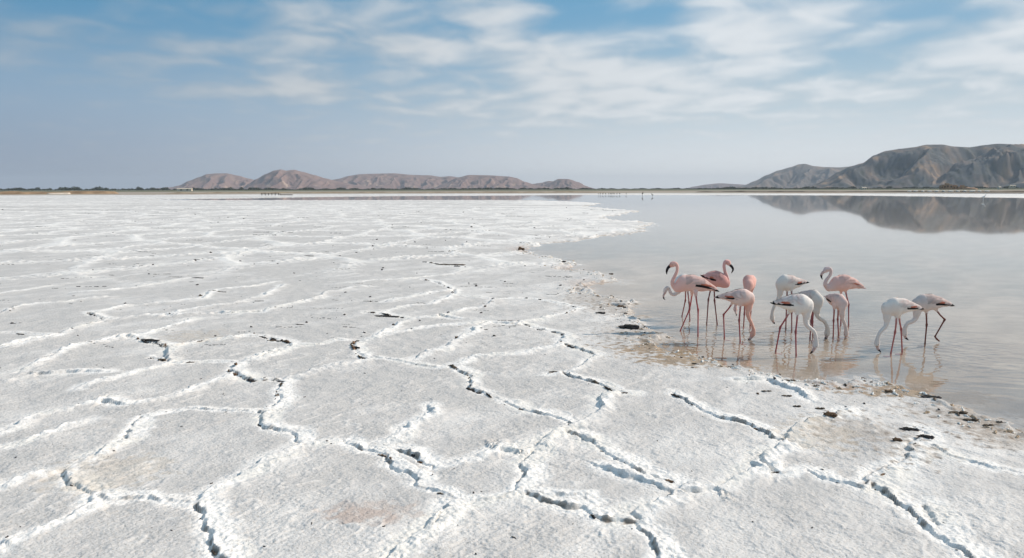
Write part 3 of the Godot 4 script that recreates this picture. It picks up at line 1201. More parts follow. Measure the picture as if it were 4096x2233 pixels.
# ------------------------------------------------------------------ flamingos
const PINK := Color(0.80, 0.50, 0.44)
const WHITE := Color(0.80, 0.75, 0.70)
const LOOKS := [  # the darker, browner leg tones have shade painted in
	{"body": Color(0.83, 0.52, 0.45), "wing": Color(0.85, 0.60, 0.53), "neck": Color(0.83, 0.48, 0.41), "face": Color(0.78, 0.36, 0.27), "bill": 0.0, "leg": Color(0.48, 0.12, 0.12), "red": 3, "black": 2, "label": "tall pink flamingo, black bill, head raised, leftmost of the upright ones"},
	{"body": Color(0.78, 0.71, 0.66), "wing": Color(0.80, 0.74, 0.69), "neck": Color(0.78, 0.64, 0.58), "face": Color(0.68, 0.42, 0.37), "bill": 0.55, "leg": Color(0.36, 0.13, 0.12), "red": 1, "black": 2, "label": "whitish flamingo half hidden behind the tall pink one, neck looped low to the left"},
	{"body": Color(0.78, 0.40, 0.35), "wing": Color(0.78, 0.42, 0.38), "neck": Color(0.80, 0.44, 0.39), "face": Color(0.72, 0.42, 0.34), "bill": 0.0, "leg": Color(0.22, 0.09, 0.085), "red": 1, "black": 3, "label": "deep pink flamingo with raised head and black bill facing right"},
	{"body": Color(0.80, 0.44, 0.37), "wing": Color(0.81, 0.48, 0.41), "neck": Color(0.78, 0.52, 0.46), "face": Color(0.74, 0.56, 0.50), "bill": 0.5, "leg": Color(0.38, 0.13, 0.12), "red": 0, "black": 1, "label": "round pink flamingo seen end on, its neck hanging behind another bird"},
	{"body": Color(0.83, 0.58, 0.50), "wing": Color(0.84, 0.67, 0.61), "neck": Color(0.82, 0.44, 0.34), "face": Color(0.76, 0.37, 0.28), "bill": 0.6, "leg": Color(0.42, 0.12, 0.115), "red": 5, "black": 5, "label": "pale pink flamingo feeding, orange neck down at right, red patch on its wing"},
	{"body": Color(0.84, 0.77, 0.69), "wing": Color(0.85, 0.78, 0.71), "neck": Color(0.78, 0.70, 0.62), "face": Color(0.62, 0.34, 0.22), "bill": 0.5, "leg": Color(0.32, 0.13, 0.12), "red": 2, "black": 4, "label": "white flamingo at the back feeding with its head down at left, tail to the right"},
	{"body": Color(0.85, 0.78, 0.71), "wing": Color(0.87, 0.81, 0.75), "neck": Color(0.82, 0.74, 0.68), "face": Color(0.70, 0.50, 0.43), "bill": 0.6, "leg": Color(0.42, 0.12, 0.12), "red": 4, "black": 6, "label": "large white flamingo nearest the shore feeding, black wing tips and red wing patch"},
	{"body": Color(0.70, 0.64, 0.58), "wing": Color(0.71, 0.66, 0.60), "neck": Color(0.70, 0.61, 0.53), "face": Color(0.42, 0.30, 0.24), "bill": 0.3, "leg": Color(0.33, 0.11, 0.11), "red": 0, "black": 1, "label": "greyish white flamingo with a brown face bending its neck right behind the large white one"},
	{"body": Color(0.83, 0.53, 0.46), "wing": Color(0.84, 0.57, 0.50), "neck": Color(0.79, 0.60, 0.55), "face": Color(0.78, 0.58, 0.52), "bill": 0.55, "leg": Color(0.40, 0.14, 0.14), "red": 4, "black": 0, "label": "pink flamingo with raised head and black tipped pale bill looking left, tail to the right"},
	{"body": Color(0.77, 0.54, 0.47), "wing": Color(0.76, 0.59, 0.54), "neck": Color(0.77, 0.62, 0.55), "face": Color(0.66, 0.36, 0.25), "bill": 0.4, "leg": Color(0.34, 0.12, 0.11), "red": 0, "black": 1, "label": "small dusty pink flamingo feeding below the pink one that looks left"},
	{"body": Color(0.84, 0.74, 0.66), "wing": Color(0.87, 0.80, 0.73), "neck": Color(0.80, 0.72, 0.66), "face": Color(0.58, 0.34, 0.24), "bill": 0.55, "leg": Color(0.48, 0.17, 0.155), "red": 3, "black": 3, "label": "white flamingo with ruffled back feeding at left of the right hand pair"},
	{"body": Color(0.80, 0.66, 0.60), "wing": Color(0.66, 0.57, 0.52), "neck": Color(0.79, 0.68, 0.61), "face": Color(0.62, 0.42, 0.36), "bill": 0.4, "leg": Color(0.20, 0.085, 0.07), "red": 2, "black": 6, "label": "rightmost flamingo, pinkish white with legs tinted dark as backlit, one leg bent and lifted"},
]

func build_flamingos() -> void:
	var mat := vertex_mat("plumage", 0.85)
	mat.metallic_specular = 0.25
	mat.uv1_triplanar = true
	mat.uv1_scale = Vector3(4.0, 4.0, 4.0)
	mat.heightmap_enabled = true
	mat.heightmap_scale = 0.35
	var fn := fnl(91, 0.05, 3)
	mat.heightmap_texture = noise_tex(fn, 512)
	var bill_mat := vertex_mat("bill_horn", 0.4)
	var eye_mat := vertex_mat("eye", 0.15)
	for i in BIRDS.size():
		flamingo(i, BIRDS[i], LOOKS[i], mat, bill_mat, eye_mat)

func vec4s(a: Array) -> Array:
	var pts := []
	var rad := []
	for k in a.size() / 4:
		pts.append(Vector3(a[4 * k], a[4 * k + 1], a[4 * k + 2]))
		rad.append(a[4 * k + 3])
	return [pts, rad]

func vec3s(a: Array) -> Array:
	var pts := []
	for k in a.size() / 3:
		pts.append(Vector3(a[3 * k], a[3 * k + 1], a[3 * k + 2]))
	return pts

const ORDER := ["first", "second", "third", "fourth", "fifth", "sixth", "seventh", "eighth", "ninth", "tenth", "eleventh", "last"]
const SLIM := 0.80

func flamingo(which: int, b: Dictionary, look: Dictionary, mat: Material, bill_mat: Material, eye_mat: Material) -> void:
	var root := Node3D.new()
	root.name = numbered("flamingo")
	add_child(root)
	root.position = Vector3(b.at[0], 0, b.at[1])
	tag(root, look.label, "flamingo", "flamingos wading at the lake edge")
	var ax := vec4s(b.axis)
	var nk := vec4s(b.neck)
	var hd := vec4s(b.head)
	var bl := vec3s(b.bill)
	var na: int = ax[0].size()
	var fwd: Vector3 = ax[0][na - 1] - ax[0][0]
	fwd.y = 0.0
	fwd = fwd.normalized()
	var lat := Vector3.UP.cross(fwd).normalized()
	# trunk: rounded cones along the back, the root of the neck and two thighs, joined smoothly and meshed
	var prims := []
	for k in na - 1:
		prims.append([ax[0][k], ax[0][k + 1], ax[1][k], ax[1][k + 1], 0.02])
	for k in 2:
		prims.append([nk[0][k], nk[0][k + 1], nk[1][k], nk[1][k + 1], 0.035])
	var legs := []
	for l in b.legs:
		legs.append(vec3s(l))
	for l in legs:
		var top: Vector3 = l[0]
		prims.append([top, top.lerp(l[1], 0.6), 0.030, 0.011, 0.03])
	var s := Shape.new()
	trunk(s, prims, fwd, lat, which, look, ax, nk)
	# neck and head in one sweep
	var np: Array = nk[0].slice(1)
	var nr: Array = nk[1].slice(1)
	nr[0] *= 0.93
	var skull: Vector3 = hd[0][0]
	var hr: float = hd[1][0]
	np.append(skull)
	nr.append(hr * 0.98)
	var to_bill: Vector3 = (bl[0] - skull)
	np.append(skull + to_bill * 0.75)
	nr.append(hr * 0.70)
	np.append(bl[0] + to_bill.normalized() * 0.004)
	nr.append(hr * 0.50)
	var path := catmull(np, nr, 7)
	var nc := PackedColorArray()
	var m: int = path[0].size()
	for k in m:
		var f := k / float(m - 1)
		var c: Color = look.body.lerp(look.neck, smoothstep(0.0, 0.2, f))
		c = c.lerp(look.face, smoothstep(0.80, 0.95, f))
		nc.append(c)
	sweep(s, path[0], path[1], nc, 14, lat, 0.88)
	# legs
	for q in legs.size():
		leg(s, legs[q], look, fwd, lat)
	piece("body", done(s), mat, root)
	# bill: pale base, dark bent tip
	var bs := Shape.new()
	var br := [hr * 0.52, hr * 0.46, hr * 0.34, hr * 0.10]
	if bl.size() == 3:
		br = [hr * 0.52, hr * 0.44, hr * 0.12]
	var bp := catmull(bl, br, 6)
	var bc := PackedColorArray()
	for k in bp[0].size():
		var f: float = k / float(bp[0].size() - 1)
		bc.append(Color(0.60, 0.42, 0.38).lerp(Color(0.012, 0.011, 0.012), smoothstep(look.bill - 0.08, look.bill + 0.05, f + 0.001)))
	sweep(bs, bp[0], bp[1], bc, 10, lat, 0.62)
	piece("bill", done(bs), bill_mat, root)
	for q in 2:
		var sg := 1.0 - 2.0 * q
		var e := piece("eye", done(ball(Vector3.ZERO, Vector3(0.0045, 0.0045, 0.0045), Color(0.30, 0.10, 0.02), 6, 8)), eye_mat, root)
		e.position = skull + to_bill * 0.35 + lat * sg * hr * 0.80 + Vector3(0, 0.003, 0)
	# wings of overlapping feathers
	for q in 2:
		wing(root, 1.0 - 2.0 * q, ax, fwd, lat, look, mat, which)
	tail(root, ax, fwd, lat, look, mat, which)

func trunk(s: Shape, prims: Array, fwd: Vector3, lat: Vector3, which: int, look: Dictionary, ax: Array, nk: Array) -> void:
	var cell := 0.0105
	var lo := Vector3(9, 9, 9)
	var hi := -lo
	var local := []
	# work in axes of the bird: x forward, y up, z sideways stretched so that the trunk becomes narrow
	for p in prims:
		var a := Vector3(p[0].dot(fwd), p[0].y, p[0].dot(lat) / SLIM)
		var b := Vector3(p[1].dot(fwd), p[1].y, p[1].dot(lat) / SLIM)
		local.append([a, b, p[2], p[3], p[4]])
		var r := maxf(p[2], p[3]) + 0.03
		for e in [a, b]:
			lo = lo.min(e - Vector3(r, r, r))
			hi = hi.max(e + Vector3(r, r, r))
	var nx := int((hi.x - lo.x) / cell) + 2
	var ny := int((hi.y - lo.y) / cell) + 2
	var nz := int((hi.z - lo.z) / cell) + 2
	var f := PackedFloat32Array()
	f.resize(nx * ny * nz)
	f.fill(1.0)
	for p in local:
		var a: Vector3 = p[0]
		var ba: Vector3 = p[1] - p[0]
		var bb := maxf(ba.dot(ba), 1e-9)
		var ra: float = p[2]
		var rb: float = p[3]
		var kk: float = p[4]
		var r := maxf(ra, rb) + 0.045
		var l0: Vector3 = (p[0].min(p[1]) - Vector3(r, r, r) - lo) / cell
		var l1: Vector3 = (p[0].max(p[1]) + Vector3(r, r, r) - lo) / cell
		for z in range(maxi(int(l0.z), 0), mini(int(l1.z) + 1, nz)):
			for y in range(maxi(int(l0.y), 0), mini(int(l1.y) + 1, ny)):
				var at := (z * ny + y) * nx
				for x in range(maxi(int(l0.x), 0), mini(int(l1.x) + 1, nx)):
					var q := lo + Vector3(x, y, z) * cell - a
					var h := clampf(q.dot(ba) / bb, 0.0, 1.0)
					var d := (q - ba * h).length() - ra - (rb - ra) * h
					var o := f[at + x]
					var g := maxf(kk - absf(o - d), 0.0) / kk
					f[at + x] = minf(o, d) - g * g * kk * 0.25
	# surface nets
	var ids := PackedInt32Array()
	ids.resize(f.size())
	ids.fill(-1)
	var offs := [0, 1, nx, nx + 1, nx * ny, nx * ny + 1, nx * ny + nx, nx * ny + nx + 1]
	var tone := fnl(400 + which, 9.0, 3)
	var neck0: Vector3 = nk[0][1]
	for z in nz - 1:
		for y in ny - 1:
			for x in nx - 1:
				var v := (z * ny + y) * nx + x
				var mask := 0
				for e in 8:
					if f[v + offs[e]] < 0.0:
						mask |= 1 << e
				if mask == 0 or mask == 255:
					continue
				var sum := Vector3.ZERO
				var cnt := 0
				for e in [[0, 1], [2, 3], [4, 5], [6, 7], [0, 2], [1, 3], [4, 6], [5, 7], [0, 4], [1, 5], [2, 6], [3, 7]]:
					if ((mask >> e[0]) & 1) != ((mask >> e[1]) & 1):
						var fa := f[v + offs[e[0]]]
						var fb := f[v + offs[e[1]]]
						var t := fa / (fa - fb)
						var pa := Vector3(e[0] & 1, (e[0] >> 1) & 1, e[0] >> 2)
						var pb := Vector3(e[1] & 1, (e[1] >> 1) & 1, e[1] >> 2)
						sum += pa.lerp(pb, t)
						cnt += 1
				var p := sum / cnt
				var c := PackedFloat32Array()
				for e in 8:
					c.append(f[v + offs[e]])
				var gx := lerpf(lerpf(c[1] - c[0], c[3] - c[2], p.y), lerpf(c[5] - c[4], c[7] - c[6], p.y), p.z)
				var gy := lerpf(lerpf(c[2] - c[0], c[3] - c[1], p.x), lerpf(c[6] - c[4], c[7] - c[5], p.x), p.z)
				var gz := lerpf(lerpf(c[4] - c[0], c[5] - c[1], p.x), lerpf(c[6] - c[2], c[7] - c[3], p.x), p.y)
				var w := lo + (Vector3(x, y, z) + p) * cell
				ids[v] = s.v.size()
				var wp := fwd * w.x + Vector3.UP * w.y + lat * w.z * SLIM
				s.v.append(wp)
				s.n.append((fwd * gx + Vector3.UP * gy + lat * gz / SLIM).normalized())
				var n := tone.get_noise_3dv(wp)
				var col: Color = look.body.lerp(look.wing, clampf(0.4 + n, 0.0, 1.0))
				col = col.lerp(look.neck, 0.8 * smoothstep(0.17, 0.05, wp.distance_to(neck0)))
				s.c.append(col)
	for z in range(1, nz - 1):
		for y in range(1, ny - 1):
			for x in range(1, nx - 1):
				var v := (z * ny + y) * nx + x
				var inside := f[v] < 0.0
				for e in 3:
					var o: int = [1, nx, nx * ny][e]
					if (f[v + o] < 0.0) == inside:
						continue
					var u: int = [nx, nx * ny, 1][e]
					var w: int = [nx * ny, 1, nx][e]
					var a := ids[v]
					var b := ids[v - u]
					var c := ids[v - u - w]
					var d := ids[v - w]
					if a < 0 or b < 0 or c < 0 or d < 0:
						continue
					if inside:
						s.tri(a, b, c)
						s.tri(a, c, d)
					else:
						s.tri(a, c, b)
						s.tri(a, d, c)

func leg(s: Shape, l: Array, look: Dictionary, fwd: Vector3, lat: Vector3) -> void:
	var pts := PackedVector3Array()
	var rad := PackedFloat32Array()
	var tint := PackedColorArray()
	var top: Color = look.leg.lerp(look.body, 0.25)
	var lc: Color = look.leg
	var joint: Color = look.leg * 0.82
	var hip: Vector3 = l[0]
	var a: Vector3 = l[1]
	var hock: Vector3 = l[2]
	var foot: Vector3 = l[3]
	for q in [[hip, 0.020, look.body], [hip.lerp(a, 0.5), 0.012, top], [a, 0.0095, lc], [a.lerp(hock, 0.75), 0.0095, lc], [hock.lerp(a, 0.06), 0.013, joint], [hock, 0.0145, joint], [hock.lerp(foot, 0.06), 0.012, joint], [hock.lerp(foot, 0.16), 0.009, lc], [hock.lerp(foot, 0.6), 0.0082, lc], [hock.lerp(foot, 0.93), 0.0085, lc]]:
		pts.append(q[0])
		rad.append(q[1])
		tint.append(q[2])
	var toe_dir := fwd
	if l.size() == 5:
		pts.append(foot)
		rad.append(0.0125)
		tint.append(joint)
		sweep(s, pts, rad, tint, 9)
		toe_dir = (l[4] - foot).normalized()
	else:
		var ankle := foot + (foot - hock).normalized() * 0.035
		ankle.y = minf(ankle.y, -0.028)
		pts.append(foot)
		rad.append(0.0105)
		tint.append(joint)
		pts.append(ankle)
		rad.append(0.011)
		tint.append(lc)
		sweep(s, pts, rad, tint, 9)
		foot = ankle
	var side := lat
	var tips := []
	for q in 3:
		var d := (toe_dir + side * (q - 1) * 0.45).normalized()
		var tip := foot + d * (0.085 if q == 1 else 0.075)
		tips.append(tip)
		sweep(s, PackedVector3Array([foot, foot.lerp(tip, 0.55), tip]), PackedFloat32Array([0.009, 0.0065, 0.004]), PackedColorArray([lc, lc, lc]), 6)
	for q in 2:
		# the web between two toes, a thin slab
		var at := s.v.size()
		var nn := side.cross(toe_dir).normalized()
		for e in [1.0, -1.0]:
			for p in [foot, foot.lerp(tips[q], 0.9), foot.lerp(tips[q + 1], 0.9)]:
				s.v.append(p + nn * 0.002 * e)
				s.n.append(nn * e)
				s.c.append(lc * 0.9)
		s.tri(at, at + 1, at + 2)
		s.tri(at + 3, at + 5, at + 4)

# a point on the bird's flank: t runs 0 tail .. 1 breast, phi from the top of the back downwards
func flank(ax: Array, t: float, phi: float, sg: float, lat: Vector3, lift: float) -> Vector3:
	var n: int = ax[0].size()
	var f := clampf(t, 0.0, 1.0) * (n - 1)
	var k := mini(int(f), n - 2)
	var p: Vector3 = ax[0][k].lerp(ax[0][k + 1], f - k)
	var r := lerpf(ax[1][k], ax[1][k + 1], f - k)
	var dir: Vector3 = (ax[0][mini(k + 1, n - 1)] - ax[0][maxi(k, 0)]).normalized()
	var up := (Vector3.UP - dir * dir.dot(Vector3.UP)).normalized()
	if t < 0.0:
		p += dir * t * 0.4
	return p + up * cos(phi) * (r + lift) + lat * sg * sin(phi) * (r * SLIM + lift)

func feather(s: Shape, ax: Array, t0: float, t1: float, p0: float, p1: float, wide: float, lift0: float, lift1: float, sg: float, lat: Vector3, tint: Color, tip: Color) -> void:
	var at := s.v.size()
	var steps := 6
	for k in steps:
		var f := k / float(steps - 1)
		var t := lerpf(t0, t1, f)
		var ph := lerpf(p0, p1, f)
		var c := flank(ax, t, ph, sg, lat, lerpf(lift0, lift1, f))
		var e := flank(ax, t, ph + 0.06, sg, lat, lerpf(lift0, lift1, f))
		var across := (e - c).normalized()
		var along := (flank(ax, t - 0.03, ph, sg, lat, lift0) - flank(ax, t + 0.03, ph, sg, lat, lift0)).normalized()
		var nn := along.cross(across).normalized()
		if nn.dot(c - flank(ax, t, ph, sg, lat, -0.03)) < 0.0:
			nn = -nn
		var w := wide * (0.62 + 0.38 * sin(PI * (0.2 + 0.6 * f))) * (1.0 if f < 0.75 else sqrt(maxf(0.04, 1.0 - pow((f - 0.75) / 0.25, 2.0))))
		var col := tint.lerp(tip, smoothstep(0.4, 1.0, f))
		for q in 3:
			var u := q - 1.0
			s.v.append(c + across * u * w * 0.5 - nn * absf(u) * w * 0.14)
			s.n.append((nn + across * u * 0.45).normalized())
			s.c.append(col * (1.0 if q == 1 else 0.97))
	for k in steps - 1:
		for q in 2:
			var v := at + k * 3 + q
			s.tri(v, v + 3, v + 4)
			s.tri(v, v + 4, v + 1)

func wing(root: Node, sg: float, ax: Array, _fwd: Vector3, lat: Vector3, look: Dictionary, mat: Material, which: int) -> void:
	var rng := RandomNumberGenerator.new()
	rng.seed = 900 + which * 2 + int(sg)
	var s := Shape.new()
	# coverts in rows from the tail end forwards, so that each row lies over the one behind it
	var n_rows := 6
	for j in n_rows:
		var t0 := lerpf(0.44, 0.84, j / float(n_rows - 1))
		var len := lerpf(0.40, 0.20, j / float(n_rows - 1))
		var n := 6
		for k in n:
			var ph := lerpf(0.22, 1.62, (k + 0.5 * (j % 2)) / float(n - 0.5))
			var drift := lerpf(0.22, -0.42, k / float(n - 1))
			var g := rng.randf_range(0.76, 1.08) * (0.92 if j % 2 == 1 else 1.0)
			var c: Color = look.wing.lerp(PINK, rng.randf_range(0.0, 0.25)) * g
			c.a = 1.0
			feather(s, ax, t0 + rng.randf_range(-0.02, 0.02), t0 - len + rng.randf_range(-0.03, 0.03), ph, ph + drift, rng.randf_range(0.036, 0.048), 0.001, 0.014 + 0.009 * rng.randf(), sg, lat, c, c.lerp(PINK, 0.30) * 0.95)
	var w := piece("wing", done(s), mat, root)
	# scarlet coverts and black flight feathers along the lower rear edge
	for k in look.red:
		var f := Shape.new()
		var u: float = k / maxf(1.0, look.red - 1.0)
		feather(f, ax, lerpf(0.46, 0.34, u), lerpf(0.30, 0.17, u), lerpf(1.42, 1.20, u), lerpf(1.34, 1.06, u), 0.024, 0.013, 0.018, sg, lat, Color(0.58, 0.20, 0.13), Color(0.46, 0.12, 0.08))
		piece("scarlet_covert", done(f), mat, w)
	for k in look.black:
		var f := Shape.new()
		var u: float = k / maxf(1.0, look.black - 1.0)
		feather(f, ax, lerpf(0.56, 0.34, u), lerpf(0.20, -0.07, u), lerpf(1.74, 1.58, u), lerpf(1.62, 1.2, u), 0.032, 0.008, 0.014, sg, lat, Color(0.03, 0.027, 0.027), Color(0.014, 0.013, 0.014))
		piece("flight_feather", done(f), mat, w)

func tail(root: Node, ax: Array, _fwd: Vector3, lat: Vector3, look: Dictionary, mat: Material, which: int) -> void:
	var rng := RandomNumberGenerator.new()
	rng.seed = 1300 + which
	var s := Shape.new()
	for k in 9:
		var sg := 1.0 if k % 2 == 0 else -1.0
		var ph := rng.randf_range(0.1, 2.2)
		var c: Color = look.wing * rng.randf_range(0.95, 1.05)
		c.a = 1.0
		feather(s, ax, 0.30, rng.randf_range(-0.10, 0.02), ph, ph * 0.7, 0.030, 0.002, 0.006, sg, lat, c, c)
	piece("tail", done(s), mat, root)

func clod_mesh(sd: int, tint: Color, lumps: int) -> ArrayMesh:
	var rng := RandomNumberGenerator.new()
	rng.seed = sd
	var all := Shape.new()
	for q in lumps:
		var u := (q + 0.5) / lumps * 2.0 - 1.0
		var r := rng.randf_range(0.28, 0.62) * (1.0 - 0.35 * absf(u))
		var g := rng.randf_range(0.65, 1.35)
		var b := ball(Vector3(u * 0.72, rng.randf_range(-0.05, 0.22), rng.randf_range(-0.35, 0.35)), Vector3(r * rng.randf_range(0.8, 1.4), r * rng.randf_range(0.7, 1.3), r), Color(tint.r * g, tint.g * g, tint.b * g), 5, 7, 1.3, sd * 10 + q)
		# broken faces: every triangle keeps its own corners
		for t in range(0, b.i.size(), 3):
			var n := (b.v[b.i[t + 2]] - b.v[b.i[t]]).cross(b.v[b.i[t + 1]] - b.v[b.i[t]])
			if n.length() < 1e-9:
				continue
			var at := all.v.size()
			for e in 3:
				all.v.append(b.v[b.i[t + e]])
				all.n.append((n.normalized() + b.n[b.i[t + e]] * 0.5).normalized())
				all.c.append(b.c[b.i[t + e]])
			all.tri(at, at + 1, at + 2)
	return done(all)

# ------------------------------------------------------------------ clods of mud and upturned crust, dark bits for crack shade
func ground_y(x: float, d: float) -> float:
	var r := sqrt(x * x + d * d)
	var j := clampi(radii.bsearch(r) - 1, 0, rows - 2)
	var k := clampi(int((atan2(x, d) - TH0) / ((TH1 - TH0) / (COLS - 1))), 0, COLS - 2)
	return g_y[j * COLS + k]

func shore_at(x: float, d: float) -> float:
	var r := sqrt(x * x + d * d)
	var j := clampi(radii.bsearch(r) - 1, 0, rows - 2)
	var k := clampi(int((atan2(x, d) - TH0) / ((TH1 - TH0) / (COLS - 1))), 0, COLS - 2)
	return g_sd[j * COLS + k]

func build_clods() -> void:
	var rng := RandomNumberGenerator.new()
	rng.seed = 17
	var m := vertex_mat("mud_clod", 0.95)
	var meshes := []
	var tints := [Color(0.075, 0.06, 0.05), Color(0.12, 0.09, 0.065), Color(0.055, 0.05, 0.047), Color(0.17, 0.105, 0.065)]
	for q in 8:
		meshes.append(clod_mesh(600 + q, tints[q % 4], 3 + q % 4))
	var noted := [
		[1.59, 9.08, 0.333, 0.5, 2, "broad black crumbly mud patch at the water's edge left of the flamingos"],
		[3.76, 5.94, 0.188, 0.3, 2, "long black clod at the water's edge below the rightmost flamingos"],
		[0.30, 21.37, 0.274, 0.9, 3, "upright rusty brown mud lump where the salt shore bends in the middle"],
		[3.74, 5.53, 0.155, 0.35, 1, "brown clod in the dark line along the lower right shore, upper end"],
		[3.73, 5.36, 0.130, 0.35, 1, "brown clod in the dark line along the lower right shore, in its middle"],
		[3.79, 5.24, 0.090, 0.5, 1, "rounded brown clod at the lower end of the dark line on the right shore"],
		[3.07, 5.08, 0.152, 0.45, 2, "large black mud clump at the branching of the ridges at right"],
		[3.08, 4.89, 0.128, 0.5, 2, "black mud clump just below the largest clump at the right branching"],
		[2.84, 4.84, 0.078, 0.6, 3, "reddish brown clod left of the black clumps at right"],
		[2.58, 5.35, 0.125, 0.5, 3, "rust brown clod cluster on the crust at right, above the high white ridge"],
		[2.61, 5.60, 0.086, 0.5, 1, "olive brown clod a step above the rust brown cluster"],
		[2.69, 6.44, 0.122, 0.35, 1, "flat olive clod nearest the water behind the front white flamingo"],
		[2.35, 6.12, 0.099, 0.35, 1, "flat brown clod left of the pair of olive clods on the right crust"],
		[2.48, 5.98, 0.098, 0.35, 1, "flat olive clod just below its twin on the right crust"],
		[2.44, 5.66, 0.072, 0.6, 1, "small round olive clod midway down the right crust"],
		[1.34, 10.16, 0.179, 0.4, 2, "dark crust shard by the shore, left of the black mud patch"],
		[1.75, 10.87, 0.141, 0.5, 3, "rusty clod on the brown mud of the small bay"],
		[1.34, 17.64, 0.165, 0.5, 2, "black clod lying in the shallow water off the salt point"],
		[2.25, 15.38, 0.109, 0.7, 1, "small pebble like clod alone in the still water"],
		[-5.74, 19.18, 0.443, 0.10, 2, "long thin black strip for a shaded crust crack in the middle distance, left of centre"],  # this and the next two: dark strips where cracks lie in shade
		[-1.50, 16.76, 0.823, 0.08, 1, "longest thin dark strip for a shaded crust crack right of centre in the middle distance"],
		[-6.64, 14.32, 0.368, 0.10, 2, "thin dark strip for a shaded crust crack in the middle distance at left"],
		[-2.88, 8.24, 0.355, 0.16, 1, "dark broken crust edge in the centre left, ending at a ridge corner"],
		[-1.84, 9.89, 0.492, 0.11, 2, "dark broken crust edge at the centre of the flat"],
		[-1.82, 7.81, 0.112, 0.9, 2, "dark upturned crust shards at the bend of the centre ridge"],
		[-3.82, 7.28, 0.105, 0.6, 1, "brown shard at the ridge corner at left"],
		[-4.43, 8.21, 0.325, 0.14, 2, "dark broken crust edge at left, above the brown shard"]]
	for c in noted:
		var p := Vector2(c[0], c[1])
		var wide: float = c[2]
		var o := piece("mud_clod", meshes[(c[4] + 4) % 8], m, self)
		o.transform = Transform3D(Basis(Vector3.UP, -0.25).scaled_local(Vector3(wide * 0.5, wide * minf(c[3] * 0.55, 0.5), wide * (0.42 if c[3] > 0.2 else 0.2))), Vector3(p.x, ground_y(p.x, p.y) + wide * c[3] * 0.06, -p.y))
		tag(o, c[5], "clod")
	# single clods and dark crack shade bits: x, d, size, stretch, mesh
	var singles := []
	for line in RIDGES:
		if line[0] == "soft":
			continue
		var np: int = (line.size() - 1) / 2
		for i in np - 1:
			var a := Vector2(line[1 + 2 * i], line[2 + 2 * i])
			var b := Vector2(line[3 + 2 * i], line[4 + 2 * i])
			var far: bool = a.y > 6.0
			var ln := a.distance_to(b)
			var cnt := int(ln * ((9.0 if far else 3.0) if line[0] == "crack" else 1.6) + rng.randf())
			var turn := atan2(b.y - a.y, b.x - a.x)
			for q in cnt:
				var p := a.lerp(b, rng.randf()) + Vector2(-0.02, -0.015) + Vector2(rng.randfn(), rng.randfn()) * 0.012
				var size := (0.006 + 0.018 * pow(rng.randf(), 2.0)) * (1.35 if far else 0.8)
				singles.append([p.x, p.y, size, rng.randf_range(1.2, 3.4), turn + rng.randfn() * 0.15])
	for q in 950:
		var d := 8.0 * pow(9.0, rng.randf())
		var th := rng.randf_range(-0.70, 0.45)
		var x := d * tan(th)
		if shore_distance(x, d) < 0.2:
			continue
		var size := (0.006 + 0.024 * pow(rng.randf(), 2.5)) * (0.7 + d * 0.03)
		if rng.randf() < 0.3:
			singles.append([x, d, size, rng.randf_range(1.0, 1.6), rng.randf() * 3.0])
		else:
			# a short chain of dark flat bits standing in for shaded crust cracks
			var turn := rng.randf_range(-0.45, 0.0)
			var at := Vector2(x, d)
			for e in rng.randi_range(1, 6):
				singles.append([at.x, at.y, size * rng.randf_range(0.25, 0.6), rng.randf_range(2.0, 6.0), turn + rng.randfn() * 0.2])
				at += Vector2(cos(turn), sin(turn)) * size * rng.randf_range(2.0, 5.0) + Vector2(0, rng.randfn() * 0.02)
	for q in 150:
		# litter near the shore on the right
		var i := rng.randi_range(12, 40)
		var p := Vector2(WATER_EDGE[2 * i], WATER_EDGE[2 * i + 1])
		var p2 := Vector2(WATER_EDGE[2 * i + 2], WATER_EDGE[2 * i + 3])
		p = p.lerp(p2, rng.randf()) + Vector2(rng.randfn() * 0.35 - 0.1, rng.randfn() * 0.35)
		if p.y > 40.0 or shore_distance(p.x, p.y) < -0.15:
			continue
		singles.append([p.x, p.y, 0.004 + 0.02 * pow(rng.randf(), 3.0), rng.randf_range(1.0, 2.5), rng.randf() * 3.0])
	for q in 90:
		var d := rng.randf_range(3.2, 8.0)
		var x := d * tan(rng.randf_range(-0.68, 0.68))
		if shore_distance(x, d) < 0.1:
			continue
		singles.append([x, d, rng.randf_range(0.003, 0.009), rng.randf_range(1.0, 2.0), rng.randf() * 3.0])
	singles.sort_custom(func(p, q): return p[2] * sqrt(p[3]) / p[1] > q[2] * sqrt(q[3]) / q[1])
	var rest := MultiMesh.new()
	rest.transform_format = MultiMesh.TRANSFORM_3D
	rest.mesh = meshes[2]
	var keep := mini(110, singles.size())
	rest.instance_count = singles.size() - keep
	for q in singles.size():
		var c: Array = singles[q]
		var sz: float = c[2]
		var b := Basis(Vector3.UP, c[4]).scaled_local(Vector3(sz * c[3], sz * (0.9 if c[3] < 2.5 else 0.65), sz))
		var at := Vector3(c[0], ground_y(c[0], c[1]) + sz * 0.22, -c[1])
		if q < keep:
			var o := piece_fast(numbered("mud_clod"), meshes[q % 8], m, self)
			o.transform = Transform3D(b, at)
			var what: String = ["dark brown", "brown", "black", "reddish brown"][q % 4] + (" long thin crust and crack shade sliver" if c[3] > 2.2 else " clod")
			var across: float = c[0] / c[1]
			var where: String = ("in the left third" if across < -0.25 else ("in the middle" if across < 0.2 else "in the right third"))
			var away: String = ("of the foreground crust" if c[1] < 6.0 else ("of the middle distance crust" if c[1] < 16.0 else "of the far crust"))
			tag(o, what + " " + where + " " + away, "clod", "dark mud clods strewn over the salt crust")
		else:
			rest.set_instance_transform(q - keep, Transform3D(b, at))
	var white := clod_mesh(650, Color(0.80, 0.76, 0.70), 3)
	var spots := []
